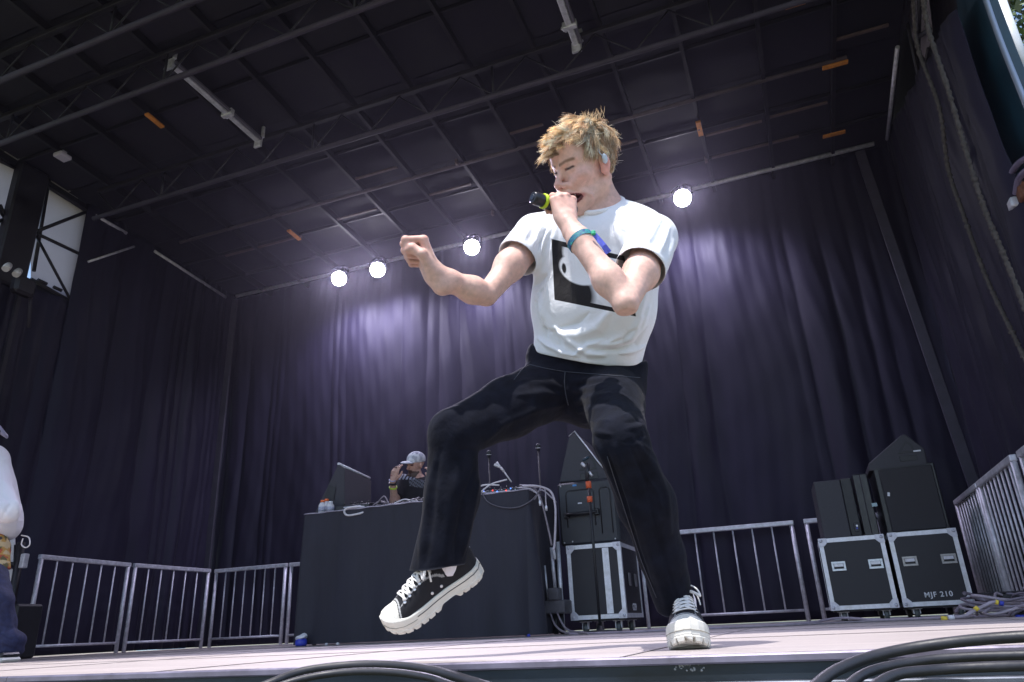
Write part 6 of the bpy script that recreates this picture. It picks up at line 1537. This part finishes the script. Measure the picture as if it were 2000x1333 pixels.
# ankles / shins inside the trouser legs
# ================================================================== the man behind the table
dj = empty('person', (-3.5, 6.5, 0), label='bearded man in a pale cap and black t-shirt behind the draped table', cat='person')
DY = 6.45
def D(x, y, Y=DY): return atY(x, y, Y)
hc2 = D(811, 908); HB2 = np.stack([nrm(cam_vec(.80, 0, .60)), nrm(cam_vec(-.60, .02, .80)), nrm(cam_vec(.0, 1, -.05))], 1)
sR2, sL2 = D(788, 942, 6.45), D(852, 948, 6.50); eR2 = D(770, 978, 6.30); wR2 = D(767, 940, 6.18); eL2 = D(874, 985, 6.35); wL2 = D(853, 936, 6.28)
def dj_body(P):
    q = (P-hc2.astype(f32))@HB2.astype(f32); m = q.copy(); m[:, 0] = np.abs(m[:, 0])
    d = ell(q, (0, -.01, .035), (.076, .096, .085)); d = smin(d, ell(q, (0, .03, -.02), (.060, .058, .080)), .03)
    d = smin(d, cap(m, (.052, 0, -.066), (.016, .072, -.106), .019, .018), .02)
    d = smin(d, cap(q, (0, .082, .012), (0, .110, -.03), .0080, .0110), .01); d = smin(d, cap(m, (.012, .086, .016), (.046, .068, .022), .009, .008), .01)
    d = smax(d, -ell(m, (.031, .096, .0), (.016, .014, .010)), .006)
    d = smax(d, -ell(q, (0, .104, -.075), (.016, .02, .005)), .004)
    d = smin(d, ell(m, (.078, -.005, -.004), (.009, .018, .030)), .005)
    d = smin(d, cap(P, hc2-HB2[:, 2]*.06, (sR2+sL2)/2, .052, .06), .02)
    d = smin(d, cap(P, (sR2+sL2)/2, D(820, 1010, 6.56), .085, .085), .03)
    for S, E_, Wr in ((sR2, eR2, wR2), (sL2, eL2, wL2)):
        d = smin(d, cap(P, S, E_, .055, .042), .03); d = smin(d, cap(P, E_, Wr, .042, .027), .02)
    return d
BD = basis(D(774, 908, 6.15)-wR2, cam_vec(-.4, 0, .9)); BD2 = basis(D(838, 906, 6.26)-wL2, cam_vec(.5, 0, .8))
relf = [(22, 30, 20), (30, 40, 25), (38, 48, 30), (46, 52, 30)]
thO = [(.022, .02, -.012), (.045, .05, -.02), (.056, .078, -.028), (.058, .100, -.030)]
def dj_all(P):
    d = dj_body(P); d = smin(d, hand_sdf(P, wR2, BD, relf, thO, 1, 1.05), .01); d = smin(d, hand_sdf(P, wL2, BD2, relf, thO, -1, 1.05), .01); return d
V, Q = sdf_mesh(dj_all, (-3.95, 5.95, .95), (-3.05, 6.80, 1.80), .0052); V = relax(V, Q, 1, .4)
q2 = (V-hc2)@HB2; qm2 = q2.copy(); qm2[:, 0] = np.abs(qm2[:, 0]); c = np.tile(np.array([.56, .33, .26]), (len(V), 1))
beard = (q2[:, 2] < -.058) & (q2[:, 1] > .015) & (np.abs(q2[:, 0]) < .075) & (q2[:, 2] > -.135) | ((np.abs(q2[:, 2]+.055) < .008) & (q2[:, 1] > .07) & (np.abs(q2[:, 0]) < .03))
beard = beard & (q2[:, 1] < .122) & (np.linalg.norm(q2, axis=1) < .165); c[beard] = (.07, .035, .022); c[(np.abs(q2[:, 2]+.074) < .007) & (q2[:, 1] > .08) & (np.abs(q2[:, 0]) < .019)] = (.42, .16, .14)
c[(np.abs(q2[:, 2]-.003) < .007) & (np.abs(qm2[:, 0]-.031) < .014) & (q2[:, 1] > .06)] = (.10, .05, .04)
c[(np.abs(q2[:, 2]-.020) < .004) & (np.abs(qm2[:, 0]-.031) < .018) & (q2[:, 1] > .06)] = (.09, .05, .03)
mesh_obj('body', V, Q, MT['skin'], dj, colors=c)
def dj_shirt(P):
    d = wide(P, D(797, 952, 6.48), D(842, 956, 6.5), D(797, 1030, 6.55), D(842, 1030, 6.55), .115, .120)
    for S, E_ in ((sR2, eR2), (sL2, eL2)):
        c_ = S+(E_-S)*.80; n_ = nrm(E_-S); k = cap(P, S+np.array([0, 0, .005]), S+(E_-S)*.95, .078, .070); k = smax(k, plane(P, c_, n_), .003); d = smin(d, k, .03)
    d = smin(d, cap(P, (sR2+sL2)/2+[0, 0, .01], sR2, .07, .066), .03); d = smin(d, cap(P, (sR2+sL2)/2+[0, 0, .01], sL2, .07, .066), .03)
    return smax(d, -cap(P, (sR2+sL2)/2+[0, 0, .05], hc2, .066, .07), .01)
V, Q = sdf_mesh(dj_shirt, (-4.0, 6.0, .90), (-3.0, 6.85, 1.62), .0065, lip=1.8); V = relax(V, Q, 2, .5); N_ = vnormals(V, Q); V = V+N_*(wavenoise(V, 5, 30)*.005)[:, None]
pq = proj(V); fr = (N_@(-CF)) > .1; c = np.tile(np.array([.010, .009, .014]), (len(V), 1))
gr = fr & (pq[:, 0] > 799) & (pq[:, 0] < 834) & (np.abs(pq[:, 1]-944-.15*(pq[:, 0]-815)) < 8) & (np.sin(pq[:, 0]*1.1)*np.cos(pq[:, 1]*.9+pq[:, 0]*.4) > -.25); c[gr] = (.13, .13, .16)
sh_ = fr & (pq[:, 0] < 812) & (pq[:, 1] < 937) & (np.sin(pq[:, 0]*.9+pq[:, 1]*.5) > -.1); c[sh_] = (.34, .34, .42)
mesh_obj('t_shirt', V, Q, attr_mat('dj_cotton', .8, mul_var=.15), dj, colors=c)
# trousers and shoes below the table keep the figure whole
def dj_legs(P):
    a, b = D(806, 1040, 6.58), D(834, 1042, 6.58); a[2] = b[2] = .98; ka, kb = a*[1, 1, 0]+[-.03, -.04, .50], b*[1, 1, 0]+[.03, -.04, .50]; fa, fb = ka*[1, 1, 0]+[0, .03, .07], kb*[1, 1, 0]+[0, .03, .07]
    d = wide(P, a, b, a-[0, 0, .1], b-[0, 0, .1], .115, .105); d = smin(d, chain(P, [a, ka, fa], [.095, .075, .06], .02), .02); d = smin(d, chain(P, [b, kb, fb], [.095, .075, .06], .02), .02)
    for f_ in (fa, fb): d = smin(d, cap(P, f_*[1, 1, 0]+[0, .02, .045], f_*[1, 1, 0]+[0, -.17, .035], .045, .035), .01)
    return d
V, Q = sdf_mesh(dj_legs, (-4.1, 6.2, -.005), (-3.1, 6.85, 1.12), .012, lip=1.5); mesh_obj('trousers', V, Q, attr_mat('dj_denim', .8), dj, colors=np.tile([.015, .018, .03], (len(V), 1)))
# cap
def capw(p): return hc2+HB2@np.asarray(p, float)
def cap_sdf(P):
    q = (P-hc2.astype(f32))@HB2.astype(f32); d = ell(q, (0, -.012, .052), (.086, .106, .082)); d = smax(d, -(q[:, 2]-.030+.10*np.clip(q[:, 1], -1, 1)*0), .004)
    b = ell(q, (0, .115, .030), (.066, .070, .016)); b = smax(b, -ell(q, (0, .118, .018), (.075, .080, .012)), .003)
    return smin(d, b, .008)
V, Q = sdf_mesh(cap_sdf, hc2-.22, hc2+.22, .0045); pat = wavenoise(V, 7, 70, 6)
c = np.where((pat > .12)[:, None], np.array([[.42, .42, .48]]), np.array([[.66, .66, .70]])); c = np.where((pat < -.4)[:, None], np.array([[.30, .30, .36]]), c)
mesh_obj('cap', V, Q, attr_mat('cap_cloth', .8), dj, colors=c)
part('watch', band(wR2+(eR2-wR2)*.10, nrm(eR2-wR2), .031, .020, .006, None), mat('watch_black', (.02, .02, .025), .4), dj)
part('wristband', band(wR2+(eR2-wR2)*.32, nrm(eR2-wR2), .036, .014, .003, None), mat('band_lime', (.55, .80, .04), .5), dj)
part('bracelet', band(wR2+(eR2-wR2)*-.06, nrm(eR2-wR2), .031, .010, .003, None), mat('band_lilac', (.50, .50, .75), .5), dj)

# ================================================================== the person cut off by the left frame edge
lp_ = empty('person', (-5.7, 3.75, 0), label='person in a long white shirt and blue jeans, cut off by the left frame edge', cat='person')
LY = 3.62
def Lw(x, y, Y=LY): return atY(x, y, Y)
nk = Lw(-38, 852); hd = Lw(-42, 800, 3.55); sho_b = Lw(-20, 905, 3.75); sho_f = Lw(-95, 905, 3.45); pel = Lw(-45, 1065); 
def lp_body(P):
    d = ell(P, hd, (.085, .095, .118)); d = smin(d, cap(P, hd, nk, .055, .06), .03); d = smin(d, cap(P, nk, pel, .12, .13), .05)
    el = Lw(12, 1000, 3.5); wr = Lw(-70, 1010, 3.3); d = smin(d, cap(P, sho_b, el, .055, .045), .03); d = smin(d, cap(P, el, wr, .043, .03), .02)
    kn = Lw(-18, 1180, 3.50); an = Lw(2, 1275, 3.62); d = smin(d, chain(P, [pel, kn, an], [.11, .075, .05], .03), .03)
    kn2 = Lw(-110, 1180, 3.4); an2 = kn2*[1, 1, 0]+[0, .05, .09]; d = smin(d, chain(P, [pel, kn2, an2], [.11, .075, .05], .03), .03)
    return d
V, Q = sdf_mesh(lp_body, (-6.4, 2.9, .0), (-4.9, 4.2, 2.0), .010, lip=1.5); mesh_obj('body', V, Q, MT['skin'], lp_, colors=np.tile([.50, .30, .23], (len(V), 1)))
def lp_shirt(P):
    d = wide(P, Lw(-75, 905, 3.55), Lw(-18, 900, 3.68), Lw(-95, 1030, 3.55), Lw(0, 1022, 3.68), .125, .150); d = smin(d, cap(P, nk-[0, 0, .02], sho_b, .075, .085), .04)
    el = Lw(16, 1000, 3.5); d = smin(d, cap(P, sho_b, el, .095, .075), .03)
    d = smin(d, cap(P, el, Lw(-60, 1008, 3.3), .072, .05), .02)
    return smax(d, plane(P, Lw(0, 1048), (0, 0, -1)), .006)
V, Q = sdf_mesh(lp_shirt, (-6.4, 2.9, .70), (-4.9, 4.3, 1.9), .009, lip=1.8); V = relax(V, Q, 2, .5); N_ = vnormals(V, Q); F.clear()
fo([(0, 900), (20, 895), (38, 915)], 6, .006); fo([(0, 935), (25, 955), (35, 1000)], 7, .010); fo([(0, 960), (20, 985), (5, 1010)], 6, -.008); fo([(0, 990), (18, 1012), (50, 1020)], 7, .006); fo([(15, 910), (28, 960), (34, 1010), (30, 1040)], 6, .006)
V = crease(V, N_, F); N_ = vnormals(V, Q); V = V+N_*(wavenoise(V, 15, 18)*.006+wavenoise(V, 16, 45)*.002)[:, None]
mesh_obj('long_shirt', V, Q, mat('white_shirt', (.78, .76, .80), .85, bump=.001, bscale=60), lp_)
def lp_shorts(P):
    kn = Lw(-14, 1120, 3.60); d = chain(P, [pel, Lw(-22, 1075, 3.62), kn], [.14, .125, .105], .03); d = smin(d, chain(P, [pel, Lw(-90, 1120, 3.5)], [.14, .11], .03), .03); return smax(d, plane(P, Lw(0, 1112), (0, 0, -1)), .004)
V, Q = sdf_mesh(lp_shorts, (-6.4, 2.9, .40), (-4.9, 4.3, 1.1), .010, lip=1.5); a1, a2 = wavenoise(V, 1, 50, 6), wavenoise(V, 2, 60, 6)
c = np.tile(np.array([.45, .26, .05]), (len(V), 1)); c[a1 > .15] = (.40, .08, .03); c[a2 > .25] = (.10, .09, .03); c[(a1 < -.25)] = (.50, .40, .22); c[(a2 < -.35)] = (.03, .03, .05)
mesh_obj('shorts', V, Q, attr_mat('shorts_print', .8), lp_, colors=c)
def lp_jeans(P):
    d = chain(P, [Lw(-14, 1125, 3.58), Lw(-8, 1180, 3.54), Lw(0, 1225, 3.60)], [.09, .10, .10], .02); d = smin(d, ell(P, Lw(10, 1252, 3.62), (.120, .13, .075)), .03); d = smin(d, ell(P, Lw(4, 1272, 3.62), (.115, .13, .05)), .02)
    d2 = chain(P, [Lw(-90, 1125, 3.48), Lw(-105, 1190, 3.4), Lw(-105, 1265, 3.45)], [.09, .09, .1], .02); return smax(smin(d, d2, .001), plane(P, (0, 0, .028), (0, 0, -1)), .004)
V, Q = sdf_mesh(lp_jeans, (-6.4, 2.9, .0), (-4.9, 4.3, .75), .009, lip=1.6); V = relax(V, Q, 2, .5); N_ = vnormals(V, Q); F.clear()
fo([(0, 1215), (18, 1222), (30, 1240)], 5, .010); fo([(0, 1235), (20, 1246), (36, 1252)], 4, -.010); fo([(0, 1252), (22, 1262), (38, 1264)], 5, .008); fo([(10, 1180), (20, 1200), (22, 1225)], 5, .006)
V = crease(V, N_, F); N_ = vnormals(V, Q); V = V+N_*(wavenoise(V, 17, 30)*.007)[:, None]
mesh_obj('jeans', V, Q, mat('blue_denim', (.022, .026, .075), .8, var=.35, scale=40, bump=.0008, bscale=500), lp_)
bm = bmnew(); a = Lw(20, 1290, 3.62); boxr(bm, a[0]-.20, a[0]+.055, 3.52, 3.66, .001, .03, bev=.012); part('shoe_sole', bm, SM['rubber'], lp_); bm = bmnew(); boxr(bm, a[0]-.19, a[0]+.045, 3.525, 3.655, .0305, .06, bev=.012); part('shoe', bm, MT['dark_box'], lp_)
bm = bmnew(); g = bmesh.ops.create_icosphere(bm, subdivisions=4, radius=1)['verts']
for v in g: k = 1+.03*math.sin(v.co.x*9)*math.cos(v.co.z*11); v.co = Vector(hd)+Vector((v.co.x*.102*k, v.co.y*.108*k, v.co.z*.11*k+.025))
part('hair', bm, mat('dark_hair', (.025, .03, .035), .6, var=.4, scale=30, bump=.004, bscale=90), lp_, smooth=True)
bm = bmnew(); tube(bm, catmull([Lw(-2, 832, 3.55), Lw(8, 846, 3.56), Lw(14, 853, 3.6), Lw(2, 846, 3.66)], 5), .016, n=8, flat=.5); part('strap', bm, mat('strap_grey', (.22, .20, .28), .6), lp_)
bm = bmnew(); tube(bm, catmull([Lw(42, 1046, 3.66), Lw(56, 1050, 3.66), Lw(58, 1064, 3.66), Lw(50, 1070, 3.66), Lw(42, 1064, 3.66), Lw(45, 1052, 3.66)], 5), .0045, n=6); part('drawcord', bm, MT['cable_white'], lp_)

# ------------------------------------------------------------------ lens bloom of the lamps imitated by an added thin haze
bm = bmnew(); boxr(bm, -16, 16, -3, 16, -2.4, 9.5)
hz = bpy.data.materials.new('bloom_haze_mat'); hz.use_nodes = True; nt = hz.node_tree; nt.nodes.clear()
ho = nt.nodes.new('ShaderNodeOutputMaterial'); pv = nt.nodes.new('ShaderNodeVolumePrincipled'); pv.inputs['Density'].default_value = .0012; pv.inputs['Color'].default_value = (.80, .76, .92, 1); pv.inputs['Anisotropy'].default_value = .86
nt.links.new(pv.outputs[0], ho.inputs['Volume'])
obj_from('bloom_haze', bm, hz, kind='stuff')
